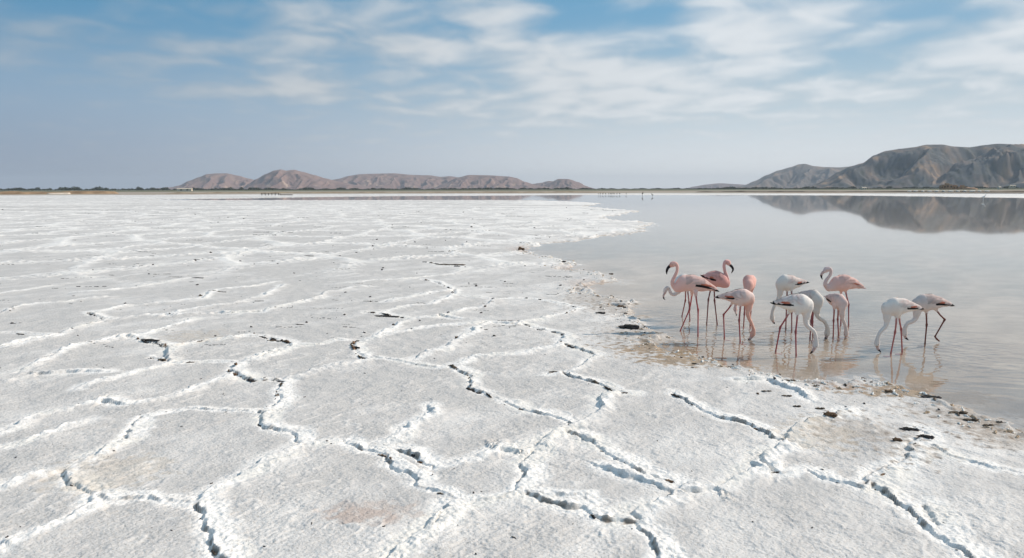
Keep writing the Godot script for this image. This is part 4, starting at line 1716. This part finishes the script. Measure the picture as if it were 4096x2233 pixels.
	for q in 2600:
		var i := rng.randi_range(10, 42)
		var p := Vector2(WATER_EDGE[2 * i], WATER_EDGE[2 * i + 1]).lerp(Vector2(WATER_EDGE[2 * i + 2], WATER_EDGE[2 * i + 3]), rng.randf()) + Vector2(rng.randfn(), rng.randfn()) * 0.22
		if p.y > 45.0 or absf(p.x) > p.y * 1.0:
			continue
		var sd := shore_at(p.x, p.y)
		if sd > -0.06 and sd < 0.45:
			spots.append([p, sd])
	var rim := MultiMesh.new()
	rim.transform_format = MultiMesh.TRANSFORM_3D
	rim.use_colors = true
	rim.mesh = white
	rim.instance_count = spots.size()
	for q in spots.size():
		var p: Vector2 = spots[q][0]
		var sz := 0.004 + 0.022 * pow(rng.randf(), 4.0)
		rim.set_instance_transform(q, Transform3D(Basis(Vector3.UP, rng.randf() * TAU).scaled_local(Vector3(sz * 1.6, sz, sz)), Vector3(p.x, ground_y(p.x, p.y) + sz * 0.1, -p.y)))
		var k := rng.randf()
		rim.set_instance_color(q, Color(1, 1, 1) if k < 0.72 else (Color(0.6, 0.47, 0.35) if k < 0.93 else Color(0.2, 0.16, 0.13)))
	var rm := MultiMeshInstance3D.new()
	rm.name = "salt_crumbs"
	rm.multimesh = rim
	rm.material_override = m
	rm.set_meta("kind", "stuff")
	rm.set_meta("label", "white and brown salt crumbs along the broken shore edge")
	rm.set_meta("category", "crumbs")
	add_child(rm)
	var r := MultiMeshInstance3D.new()
	r.name = "mud_and_crack_shade_crumbs"
	r.multimesh = rest
	r.material_override = m
	r.set_meta("kind", "stuff")
	r.set_meta("label", "fine dark mud crumbs and crack shade slivers scattered over the salt crust")
	r.set_meta("category", "crumbs")
	add_child(r)

# ------------------------------------------------------------------ measured outlines, metres on the ground: x to the right, then distance ahead
const WATER_EDGE := [-74.39,137.08,-51.34,129.12,-39.61,128.62,-21.24,127.75,3.49,124.61,9.97,107.52,11.98,94.83,8.55,77.2,11.13,61.11,8.26,53.29,6.1,45.27,7.34,39.7,7.31,36.99,4.46,29.13,1.51,25.35,0.26,22.41,0.5,20.17,1.12,18.76,1.55,17.43,1.2,16.13,1.91,15.35,2.16,14.13,1.49,13.54,1.23,12.48,1.62,12.1,2.03,11.61,1.8,11.01,1.81,10.12,1.87,9.57,1.86,8.65,1.71,8.15,1.91,7.79,2.13,7.48,2.4,7.17,2.6,7.01,2.84,6.66,3.06,6.37,3.31,6.4,3.53,6.72,3.7,6.5,3.83,6.12,3.87,5.68,3.93,5.38,3.98,5.11,4.03,4.53,4.02,3.82,4.78,3.33,9.03,3.75,119.14,55.36,138.52,103.55,111.82,119.93,107.34,144.11,105.74,164.46,107.84,179.01,104.25,197.74,99.94,212.92,79.89,225.81,56.45,236.92,23.2,247.26,-2.73,229.38,-35.69,214.78,-52.78,194.08,-65.34,164.41,-72.87,145.28]
const RIDGES := [
	["soft",-2.67,3.25,-2.65,3.32,-2.61,3.45,-2.56,3.57,-2.53,3.71,-2.49,3.79,-2.55,3.94],
	["soft",-3.25,4.01,-3.22,4.08,-3.13,4.25,-2.96,4.33],
	["soft",-2.96,4.33,-2.94,4.47,-2.93,4.59,-2.89,4.87],
	["crack",-2.89,4.87,-2.97,5.15,-3.04,5.4],
	["thin",-3.04,5.4,-2.89,5.51,-2.73,5.61,-2.51,5.55,-2.29,5.52,-2.11,5.54],
	["crack",-2.11,5.54,-2.04,5.46,-1.98,5.22,-1.89,5.11,-1.81,5.09,-1.7,5.07,-1.6,4.93,-1.54,4.8],
	["soft",-1.54,4.8,-1.63,4.64,-1.72,4.44,-1.79,4.3,-1.86,4.08,-1.87,3.87],
	["crack",-1.87,3.85,-1.78,3.74,-1.7,3.57,-1.63,3.51,-1.58,3.39,-1.47,3.25],
	["thin",-2.55,3.94,-2.49,3.94,-2.39,3.89,-2.3,3.89,-2.17,3.9,-2.08,3.86,-2.01,3.87,-1.87,3.85],
	["crack",-2.96,4.33,-2.84,4.15,-2.77,4.1,-2.66,4.03,-2.56,3.96],
	["crack",-2.2,6.46,-2.12,6.06,-2.07,5.81,-2.06,5.68,-2.09,5.54],
	["soft",-3.33,5.75,-3.09,5.91,-2.94,6.22,-2.84,6.55,-2.83,6.73],
	["crack",-2.95,7.2,-2.86,6.8,-2.64,6.58,-2.52,6.49,-2.32,6.52,-2.2,6.46],
	["soft",-2.33,6.55,-2.13,6.64,-1.95,6.89,-1.75,7.19,-1.61,7.32],
	["thin",-3.74,7.24,-3.56,7.2,-3.31,7.24,-2.95,7.2],
	["soft",-2.95,7.2,-2.79,7.57,-2.62,7.89,-2.66,8.15],
	["crack",-3.13,8.44,-2.95,8.29,-2.66,8.15],
	["thin",-2.63,8.06,-2.37,8.06,-2.2,8.33,-2.0,8.24],
	["soft",-5.03,6.4,-4.98,6.45,-4.86,6.75,-4.56,6.81,-4.15,6.81],
	["soft",-3.96,5.08,-3.92,5.43,-3.85,5.55,-3.63,5.82,-3.33,5.75],
	["soft",-4.04,6.17,-3.98,6.5,-3.88,6.8,-3.73,7.0,-3.74,7.24],
	["crack",-4.0,7.43,-3.82,7.31],
	["soft",-6.13,7.84,-6.07,7.92,-5.9,8.09,-5.82,8.56,-5.9,8.97,-5.79,9.42],
	["soft",-5.07,6.88,-5.1,7.36,-5.22,7.91,-5.04,8.17,-4.95,8.55,-4.68,8.45],
	["crack",-4.75,8.5,-4.43,8.17,-4.2,8.08,-4.07,7.9],
	["soft",-4.07,7.9,-3.82,8.16,-3.52,8.44,-3.37,8.58],
	["soft",-4.07,7.9,-3.74,7.24],
	["soft",-3.64,4.74,-3.57,4.94,-3.47,5.15,-3.38,5.31],
	["crack",-1.86,8.24,-1.9,8.06,-1.78,7.64,-1.63,7.37],
	["thin",-1.63,7.37,-1.53,7.41,-1.42,7.33,-1.26,7.26,-1.11,7.18,-0.89,7.01,-0.74,6.92,-0.6,6.98],
	["crack",-0.6,6.98,-0.5,6.78,-0.4,6.66,-0.42,6.48,-0.38,6.2,-0.3,6.1,-0.22,6.04],
	["thin",-0.22,6.04,-0.1,5.85],
	["soft",-0.61,7.04,-0.42,7.36,-0.14,7.51,0.04,7.58,0.33,7.78,0.64,8.17],
	["crack",0.63,8.12,0.73,7.91,0.82,7.78,0.94,7.54],
	["soft",0.94,7.54,0.8,7.21,0.62,6.84,0.51,6.77],
	["crack",0.51,6.77,0.37,6.71],
	["crack",0.51,6.77,0.63,6.56,0.72,6.5,0.83,6.36,0.93,6.14],
	["thin",0.93,6.14,1.06,6.04,1.18,6.04],
	["soft",0.93,6.14,0.85,5.94,0.76,5.66,0.63,5.44,0.53,5.24,0.41,5.1,0.28,4.92,0.18,4.77,0.13,4.71],
	["crack",-0.1,5.85,-0.04,5.75,0.06,5.62,0.17,5.51,0.28,5.45,0.38,5.4,0.48,5.21],
	["soft",-0.47,4.43,-0.37,4.47,-0.21,4.57,-0.09,4.65,0.05,4.63,0.13,4.71],
	["crack",0.13,4.71,0.13,4.54,0.1,4.37,0.1,4.27,0.05,4.14,0.01,4.0],
	["crack",-1.24,4.86,-1.15,4.78,-1.04,4.68,-0.95,4.64,-0.83,4.55],
	["crack",-0.8,4.67,-0.71,4.62,-0.63,4.49,-0.56,4.4],
	["crack",-0.83,4.55,-0.8,4.38,-0.73,4.32,-0.63,4.24,-0.59,4.07],
	["thin",-0.59,4.07,-0.49,4.02,-0.4,3.96,-0.33,3.89],
	["soft",-0.33,3.89,-0.39,3.76,-0.45,3.64,-0.5,3.53],
	["soft",-0.33,3.89,-0.44,3.6,-0.51,3.42,-0.59,3.24],
	["soft",-0.69,5.71,-0.7,5.49,-0.74,5.33,-0.82,5.07,-0.91,4.89,-0.98,4.79],
	["thin",-0.04,3.93,0.02,4.0,0.12,3.96],
	["crack",0.12,3.96,0.22,3.84,0.31,3.8,0.36,3.74,0.44,3.76,0.49,3.68,0.53,3.63,0.67,3.62],
	["thin",0.02,4.0,0.17,3.95,0.36,3.93,0.46,3.94,0.5,3.85],
	["thin",-0.33,3.89,-0.18,3.89,-0.04,3.93],
	["crack",0.67,3.62,0.7,3.51,0.73,3.38,0.74,3.24],
	["crack",0.47,5.02,0.55,4.92,0.62,4.69,0.72,4.54,0.81,4.4,0.9,4.26,1.0,4.15],
	["thin",-1.55,4.8,-1.43,4.78,-1.27,4.86],
	["soft",-0.56,4.4,-0.47,4.43],
	["crack",1.46,6.06,1.52,5.83,1.61,5.55,1.69,5.36,1.83,5.3,1.9,5.15,1.96,5.03,1.97,4.9,2.05,4.82],
	["soft",2.07,4.86,2.21,5.05,2.41,5.25,2.58,5.36,2.84,5.59],
	["soft",2.07,4.86,1.87,4.68,1.76,4.55,1.71,4.34,1.74,4.27],
	["thin",1.74,4.27,1.85,4.26,1.97,4.29],
	["crack",1.97,4.29,2.01,4.22,2.06,4.15,2.1,4.11,2.18,4.08,2.28,4.13],
	["crack",2.28,4.13,2.4,4.27,2.5,4.36,2.6,4.46,2.74,4.6,2.88,4.74,3.02,4.83],
	["crack",3.02,4.83,3.1,4.92,3.18,5.01,3.17,5.08,3.14,5.15],
	["crack",2.28,4.13,2.27,4.0,2.28,3.87,2.32,3.8,2.34,3.72,2.33,3.61,2.29,3.48,2.29,3.38,2.31,3.29,2.33,3.22],
	["crack",2.46,3.8,2.44,3.68,2.41,3.56],
	["thin",3.02,4.83,3.05,4.74,3.04,4.6,3.09,4.51,3.16,4.46,3.19,4.38,3.27,4.36,3.36,4.28],
	["soft",1.72,4.47,1.58,4.3,1.26,4.04,0.99,4.02,0.82,3.82,0.71,3.65],
	["soft",0.57,4.4,0.79,4.18,0.99,4.02],
	["soft",2.19,6.51,2.58,6.51,2.65,5.88],
	["soft",-6.17,7.93,-6.13,8.0,-6.05,8.2,-5.93,8.48,-5.89,8.71,-5.9,9.2,-5.81,9.65,-5.56,9.84,-5.19,10.03,-4.98,9.98,-4.5,10.18,-3.76,10.23],
	["soft",-5.05,6.86,-5.14,7.33,-5.21,7.86,-5.15,8.12,-5.05,8.47,-4.81,8.62],
	["crack",-4.72,8.47,-4.48,8.22,-4.32,8.15,-4.05,7.88],
	["thin",-4.05,7.88,-3.79,8.18,-3.6,8.46,-3.17,8.49],
	["soft",-4.81,8.62,-4.68,9.02,-4.58,9.73],
	["crack",-3.17,8.49,-3.03,8.42,-2.85,8.28,-2.63,8.07],
	["soft",-2.63,8.07,-2.69,7.65,-2.85,7.31,-2.97,7.23],
	["crack",-6.43,10.2,-6.19,9.99,-5.86,9.7],
	["soft",-7.7,9.96,-7.74,10.16,-7.93,10.83,-7.79,11.07,-7.45,11.26,-7.28,11.58,-7.0,11.86],
	["thin",-6.82,8.79,-6.72,8.79,-6.17,8.71,-5.89,8.71],
	["soft",-6.46,10.26,-6.3,10.47,-6.2,10.81,-5.77,11.17,-5.32,11.56],
	["soft",-5.17,10.14,-4.97,10.57,-4.53,11.22,-4.38,11.97,-4.47,13.24],
	["soft",-3.76,10.23,-3.76,10.79,-3.5,11.27,-3.27,11.81],
	["soft",-9.26,12.03,-9.23,12.17,-9.1,12.63,-9.07,13.48,-8.59,14.14,-8.31,15.09],
	["soft",-7.95,12.31,-7.44,12.61,-7.08,13.28,-6.87,14.42],
	["soft",-5.32,11.56,-5.54,12.59,-5.02,13.07,-4.78,13.79],
	["soft",-10.8,14.07,-10.58,15.13,-10.21,16.35,-9.76,17.17],
	["crack",-2.22,10.21,-1.95,10.1,-1.73,9.9,-1.5,9.75],
	["soft",-1.5,9.75,-1.58,9.16,-1.71,8.59,-1.83,8.23],
	["soft",-1.5,9.75,-1.07,9.89,-0.78,9.69],
	["soft",-1.08,7.35,-0.73,8.02,-0.47,8.98,-0.28,9.41],
	["crack",-1.83,14.04,-1.52,13.65,-1.07,12.53,-1.02,11.92],
	["thin",-1.02,11.92,-0.61,11.71,-0.28,11.5,0.0,11.63,0.37,11.56,0.67,11.23,1.12,10.62],
	["crack",-2.27,17.49,-1.89,17.03,-1.48,16.6,-1.06,16.33],
	["soft",-1.06,16.33,-1.33,14.98,-2.07,14.25,-2.6,13.96,-3.24,13.58],
	["soft",-1.02,11.92,-1.3,11.0,-1.83,10.53,-2.01,10.21],
	["soft",-2.1,11.13,-1.98,11.52,-1.72,11.79,-1.09,12.69],
	["soft",-3.82,10.73,-3.44,11.27,-3.38,12.25,-3.07,12.88,-2.62,13.04],
	["soft",-0.28,11.5,-0.36,10.87,-0.74,10.41,-1.07,9.89],
	["soft",1.12,10.62,0.59,9.87,0.04,9.31,-0.28,9.32],
	["crack",0.18,9.27,0.37,8.97,0.53,8.81,0.7,8.61],
	["soft",0.7,8.61,0.64,8.21],
	["soft",-1.71,8.59,-1.31,8.9,-1.0,9.15,-0.28,9.41]]
const HILLS := {
	"A":[7200,[-27.87,7.0,-27.5,21.0,-26.32,32.0,-25.78,47.0,-25.08,92.0,-24.39,126.0,-23.82,156.0,-23.13,164.0,-22.43,165.0,-21.59,143.0,-20.88,116.0,-19.88,82.0,-18.72,43.0,-17.83,16.0,-17.42,4.0]],
	"B":[6300,[-21.76,5.0,-21.35,18.0,-20.9,58.0,-20.3,99.0,-19.56,143.0,-18.96,171.0,-18.51,181.0,-18.07,171.0,-17.47,179.0,-16.88,162.0,-15.98,135.0,-15.07,104.0,-14.15,80.0,-12.6,45.0,-10.7,17.0,-10.26,2.0]],
	"C":[7600,[-17.36,4.0,-16.93,21.0,-15.69,79.0,-14.14,121.0,-13.2,155.0,-12.41,172.0,-11.31,177.0,-9.71,182.0,-8.11,165.0,-6.81,161.0,-5.83,144.0,-5.18,152.0,-4.2,135.0,-2.89,87.0,-0.91,22.0,-0.45,0]],
	"D":[6900,[-6.96,2.0,-6.5,21.0,-5.51,72.0,-4.53,123.0,-3.54,150.0,-1.9,146.0,-0.25,134.0,0.41,118.0,1.07,82.0,2.06,47.0,3.38,23.0,3.84,0]],
	"E":[7900,[-0.05,0,0.41,27.0,1.4,62.0,2.39,80.0,3.05,102.0,3.48,98.0,4.37,66.0,5.35,30.0,5.81,0]],
	"Fh":[7000,[1.93,0,2.39,23.0,3.22,75.0,3.87,111.0,4.69,110.0,5.51,78.0,6.17,38.0,6.6,22.0,7.05,0]],
	"I":[11000,[14.2,0,14.63,42.0,15.85,78.0,16.76,95.0,17.97,82.0,18.86,69.0,19.75,39.0,20.17,0]],
	"G":[7200,[17.56,0,17.97,27.0,18.57,38.0,19.44,85.0,20.29,142.0,21.14,186.0,21.99,215.0,22.54,241.0,22.96,244.0,23.66,220.0,24.35,211.0,25.3,206.0,26.36,214.0,27.68,186.0,29.24,130.0,31.02,28.0,31.37,0]],
	"Hh":[3900,[22.8,0,23.18,16.0,23.73,26.0,24.53,55.0,25.32,90.0,26.1,117.0,26.88,132.0,27.62,170.0,28.37,190.0,29.12,197.0,30.11,204.0,30.83,214.0,31.78,213.0,32.5,202.0,33.42,196.0,34.32,205.0,34.98,209.0,36.41,200.0,37.76,182.0,40.13,186.0,42.75,147.0,45.37,86.0,47.8,15.0,48.04,0]]}
const PATCHES := [["sand",1.89,7.9,0.75,0.45],["sand",2.25,7.38,0.9,0.4],["mud",1.72,10.72,0.6,0.8],["rust",1.52,13.44,0.5,0.7],["mud",1.7,8.63,0.6,0.7],["mud",2.7,4.95,0.35,0.45],["sand",3.71,6.17,0.8,0.25],["mud",3.78,5.49,0.5,0.35],["mud",3.84,5.16,0.4,0.3],["rust",-0.82,3.73,0.28,0.16],["rust",-0.88,3.68,0.2,0.1],["rust",3.22,6.3,0.3,0.2],["mud",3.78,4.9,0.4,0.25],["rust",0.41,21.61,0.6,1.2],["mud",1.44,11.51,0.6,0.8],["rust",1.47,16.53,0.5,0.7],["ochre",-2.72,4.29,0.4,0.3],["ochre",2.33,4.99,0.3,0.4],["ochre",-4.01,8.56,0.4,0.4]]
const BIRDS := [
	{"at":[2.48,-8.94],"axis":[0.229,0.566,0.0,0.011,0.164,0.602,0.0,0.032,0.033,0.646,0.0,0.084,-0.098,0.673,0.0,0.105,-0.201,0.668,0.0,0.105,-0.254,0.635,0.0,0.077],"neck":[-0.248,0.619,0.0,0.056,-0.296,0.602,0.0,0.039,-0.337,0.624,0.0,0.031,-0.36,0.668,0.0,0.026,-0.354,0.717,0.0,0.023,-0.328,0.772,0.0,0.021,-0.306,0.826,0.0,0.02,-0.301,0.88,0.0,0.02,-0.32,0.924,0.0,0.026],"head":[-0.359,0.923,0.0,0.041],"bill":[-0.397,0.902,0.0,-0.426,0.87,0.0,-0.44,0.826,0.0,-0.436,0.788,0.0],"legs":[[-0.081,0.562,-0.05,-0.082,0.412,-0.089,-0.09,0.294,-0.123,-0.195,0.0,-0.162],[-0.064,0.56,0.05,-0.054,0.43,0.087,-0.041,0.337,0.118,-0.042,0.0,0.155]]},
	{"at":[2.67,-10.03],"axis":[0.149,0.456,0.0,0.012,0.088,0.481,0.0,0.036,-0.023,0.53,0.0,0.09,-0.121,0.549,0.0,0.108,-0.175,0.531,0.0,0.096],"neck":[-0.173,0.469,0.0,0.058,-0.201,0.402,0.0,0.036,-0.249,0.353,0.0,0.026,-0.297,0.359,0.0,0.024,-0.327,0.402,0.0,0.022,-0.339,0.439,0.0,0.02,-0.367,0.455,0.0,0.025],"head":[-0.389,0.423,0.0,0.032],"bill":[-0.401,0.372,0.0,-0.418,0.335,0.0,-0.415,0.298,0.0,-0.392,0.271,0.0],"legs":[[-0.083,0.45,-0.05,-0.069,0.333,-0.084,-0.062,0.242,-0.113,-0.097,0.0,-0.148],[-0.082,0.464,0.05,-0.07,0.323,0.089,-0.068,0.256,0.122,-0.058,0.0,0.161]]},
	{"at":[2.87,-9.59],"axis":[-0.176,0.678,0.0,0.011,-0.129,0.661,0.0,0.044,-0.059,0.655,0.0,0.086,0.01,0.646,0.0,0.107,0.081,0.625,0.0,0.101,0.134,0.59,0.0,0.067],"neck":[0.135,0.572,0.0,0.052,0.17,0.561,0.0,0.037,0.189,0.596,0.0,0.029,0.178,0.654,0.0,0.024,0.152,0.724,0.0,0.022,0.132,0.788,0.0,0.021,0.127,0.841,0.0,0.021,0.143,0.884,0.0,0.025],"head":[0.175,0.879,0.0,0.039],"bill":[0.205,0.846,0.0,0.242,0.809,0.0,0.256,0.771,0.0,0.235,0.724,0.0],"legs":[[-0.038,0.543,0.0,-0.063,0.426,-0.001,-0.077,0.349,-0.001,-0.088,0.0,-0.001],[-0.009,0.545,0.012,-0.001,0.429,0.019,0.003,0.336,0.024,0.051,0.0,0.031]]},
	{"at":[3.36,-9.49],"axis":[0.067,0.617,-0.24,0.017,0.037,0.614,-0.17,0.051,-0.006,0.6,-0.06,0.097,-0.039,0.595,0.03,0.102,-0.072,0.581,0.1,0.085],"neck":[-0.1,0.535,0.14,0.051,-0.149,0.453,0.16,0.034,-0.208,0.373,0.16,0.025,-0.251,0.327,0.16,0.022,-0.265,0.286,0.16,0.023],"head":[-0.265,0.252,0.16,0.03],"bill":[-0.26,0.217,0.16,-0.249,0.183,0.16,-0.243,0.156,0.16],"legs":[[-0.087,0.512,0.02,-0.088,0.349,0.019,-0.088,0.15,0.018,-0.09,0.0,0.017],[-0.001,0.512,0.02,-0.003,0.351,0.034,-0.01,0.19,0.045,-0.013,0.0,0.059]]},
	{"at":[2.81,-8.51],"axis":[-0.224,0.547,0.0,0.008,-0.157,0.552,0.0,0.025,-0.064,0.554,0.0,0.051,0.029,0.548,0.0,0.094,0.112,0.548,0.0,0.105,0.174,0.548,0.0,0.074],"neck":[0.191,0.496,0.0,0.053,0.182,0.422,0.0,0.037,0.174,0.349,0.0,0.029,0.19,0.285,0.0,0.023,0.219,0.227,0.0,0.02,0.244,0.169,0.0,0.019,0.256,0.122,0.0,0.023],"head":[0.246,0.079,0.0,0.036],"bill":[0.237,0.042,0.0,0.212,0.01,0.0,0.187,-0.006,0.0],"legs":[[0.0,0.488,-0.049,-0.045,0.394,-0.074,-0.103,0.311,-0.096,-0.073,0.0,-0.122],[0.066,0.502,0.034,0.055,0.369,0.052,0.044,0.267,0.068,0.062,0.0,0.086]]},
	{"at":[3.88,-9.22],"axis":[0.137,0.636,0.0,0.009,0.091,0.64,0.0,0.025,0.015,0.633,0.0,0.059,-0.067,0.636,0.0,0.093,-0.159,0.64,0.0,0.104,-0.214,0.623,0.0,0.071],"neck":[-0.221,0.566,0.0,0.048,-0.218,0.494,0.0,0.032,-0.239,0.412,0.0,0.026,-0.281,0.329,0.0,0.022,-0.306,0.256,0.0,0.02,-0.313,0.199,0.0,0.022],"head":[-0.309,0.147,0.0,0.033],"bill":[-0.302,0.11,0.0,-0.285,0.084,0.0,-0.269,0.066,0.0],"legs":[[-0.129,0.588,0.01,-0.128,0.445,0.015,-0.129,0.301,0.019,-0.126,0.0,0.024],[-0.084,0.592,0.036,-0.08,0.451,0.055,-0.076,0.248,0.071,-0.071,0.0,0.09]]},
	{"at":[3.24,-7.80],"axis":[-0.219,0.587,0.0,0.008,-0.166,0.589,0.0,0.029,-0.08,0.593,0.0,0.065,0.007,0.593,0.0,0.096,0.103,0.584,0.0,0.113,0.176,0.579,0.0,0.072],"neck":[0.19,0.527,0.0,0.056,0.179,0.456,0.0,0.039,0.172,0.395,0.0,0.031,0.185,0.337,0.0,0.026,0.231,0.293,0.0,0.024,0.275,0.253,0.0,0.022,0.297,0.2,0.0,0.021,0.304,0.151,0.0,0.025],"head":[0.301,0.098,0.0,0.038],"bill":[0.292,0.062,0.0,0.276,0.026,0.0,0.243,-0.005,0.0],"legs":[[0.009,0.512,-0.038,-0.042,0.393,-0.057,-0.092,0.292,-0.074,-0.123,0.0,-0.094],[0.055,0.516,0.039,0.043,0.38,0.06,0.028,0.27,0.078,0.039,0.0,0.098]]},
	{"at":[3.83,-8.67],"axis":[-0.094,0.558,-0.1,0.009,-0.063,0.546,-0.08,0.038,-0.012,0.531,-0.05,0.076,0.034,0.519,0.0,0.1,0.071,0.492,0.04,0.085],"neck":[0.072,0.432,0.06,0.057,0.066,0.364,0.06,0.038,0.075,0.306,0.06,0.029,0.119,0.252,0.06,0.025,0.173,0.218,0.06,0.023,0.207,0.164,0.06,0.022,0.222,0.115,0.06,0.027],"head":[0.22,0.067,0.06,0.038],"bill":[0.216,0.027,0.06,0.201,-0.012,0.06,0.169,-0.041,0.06],"legs":[[0.012,0.435,0.018,0.024,0.31,0.028,0.016,0.223,0.036,0.009,0.0,0.045],[0.063,0.423,-0.05,0.086,0.281,-0.077,0.095,0.177,-0.1,0.121,0.0,-0.127]]},
	{"at":[4.76,-9.50],"axis":[0.181,0.521,0.0,0.009,0.119,0.545,0.0,0.031,0.017,0.582,0.0,0.073,-0.094,0.598,0.0,0.11,-0.188,0.583,0.0,0.102,-0.244,0.556,0.0,0.071],"neck":[-0.253,0.535,0.0,0.052,-0.305,0.519,0.0,0.037,-0.352,0.556,0.0,0.03,-0.357,0.604,0.0,0.026,-0.334,0.652,0.0,0.023,-0.302,0.699,0.0,0.021,-0.287,0.747,0.0,0.021,-0.305,0.789,0.0,0.026],"head":[-0.35,0.784,0.0,0.042],"bill":[-0.387,0.755,0.0,-0.415,0.726,0.0,-0.421,0.689,0.0,-0.404,0.643,0.0],"legs":[[-0.123,0.521,-0.022,-0.107,0.348,-0.034,-0.099,0.239,-0.044,-0.079,0.0,-0.055],[-0.082,0.525,0.004,-0.049,0.397,0.007,-0.017,0.291,0.009,0.0,0.0,0.011]]},
	{"at":[4.21,-8.76],"axis":[-0.055,0.481,-0.16,0.009,-0.039,0.476,-0.12,0.04,-0.002,0.465,-0.06,0.077,0.033,0.455,0.0,0.094,0.054,0.436,0.06,0.075],"neck":[0.038,0.379,0.1,0.044,0.038,0.306,0.1,0.032,0.049,0.247,0.1,0.025,0.079,0.184,0.1,0.021,0.099,0.13,0.1,0.02,0.106,0.085,0.1,0.024],"head":[0.108,0.046,0.1,0.033],"bill":[0.106,0.016,0.1,0.103,-0.013,0.1,0.096,-0.038,0.1],"legs":[[-0.03,0.401,0.027,-0.035,0.296,0.042,-0.041,0.209,0.054,-0.04,0.0,0.068],[0.042,0.385,-0.009,0.045,0.285,-0.014,0.046,0.215,-0.018,0.071,0.0,-0.022]]},
	{"at":[4.61,-7.82],"axis":[0.142,0.518,0.0,0.007,0.093,0.53,0.0,0.024,0.014,0.542,0.0,0.053,-0.073,0.548,0.0,0.082,-0.169,0.548,0.0,0.101,-0.241,0.535,0.0,0.075],"neck":[-0.249,0.482,0.0,0.051,-0.245,0.42,0.0,0.036,-0.243,0.363,0.0,0.028,-0.26,0.305,0.0,0.024,-0.301,0.261,0.0,0.022,-0.326,0.212,0.0,0.021,-0.338,0.163,0.0,0.023],"head":[-0.342,0.11,0.0,0.034],"bill":[-0.338,0.074,0.0,-0.321,0.038,0.0,-0.288,0.004,0.0],"legs":[[-0.147,0.468,0.018,-0.15,0.346,0.028,-0.16,0.255,0.037,-0.197,0.0,0.046],[-0.1,0.452,-0.018,-0.077,0.353,-0.027,-0.051,0.275,-0.035,-0.014,0.0,-0.045]]},
	{"at":[5.24,-8.29],"axis":[0.166,0.479,0.0,0.008,0.108,0.493,0.0,0.027,0.005,0.512,0.0,0.065,-0.088,0.517,0.0,0.093,-0.179,0.512,0.0,0.102,-0.247,0.498,0.0,0.076],"neck":[-0.262,0.452,0.0,0.053,-0.248,0.386,0.0,0.038,-0.259,0.321,0.0,0.031,-0.295,0.279,0.0,0.026,-0.345,0.26,0.0,0.025,-0.374,0.218,0.0,0.024,-0.382,0.171,0.0,0.026],"head":[-0.381,0.125,0.0,0.034],"bill":[-0.374,0.093,0.0,-0.358,0.067,0.0,-0.329,0.045,0.0],"legs":[[-0.138,0.433,0.0,-0.126,0.33,-0.001,-0.116,0.236,-0.001,-0.119,0.0,-0.001],[-0.024,0.448,-0.02,0.059,0.352,-0.03,0.127,0.294,-0.04,0.028,0.074,-0.05,0.087,0.009,-0.05]]}]
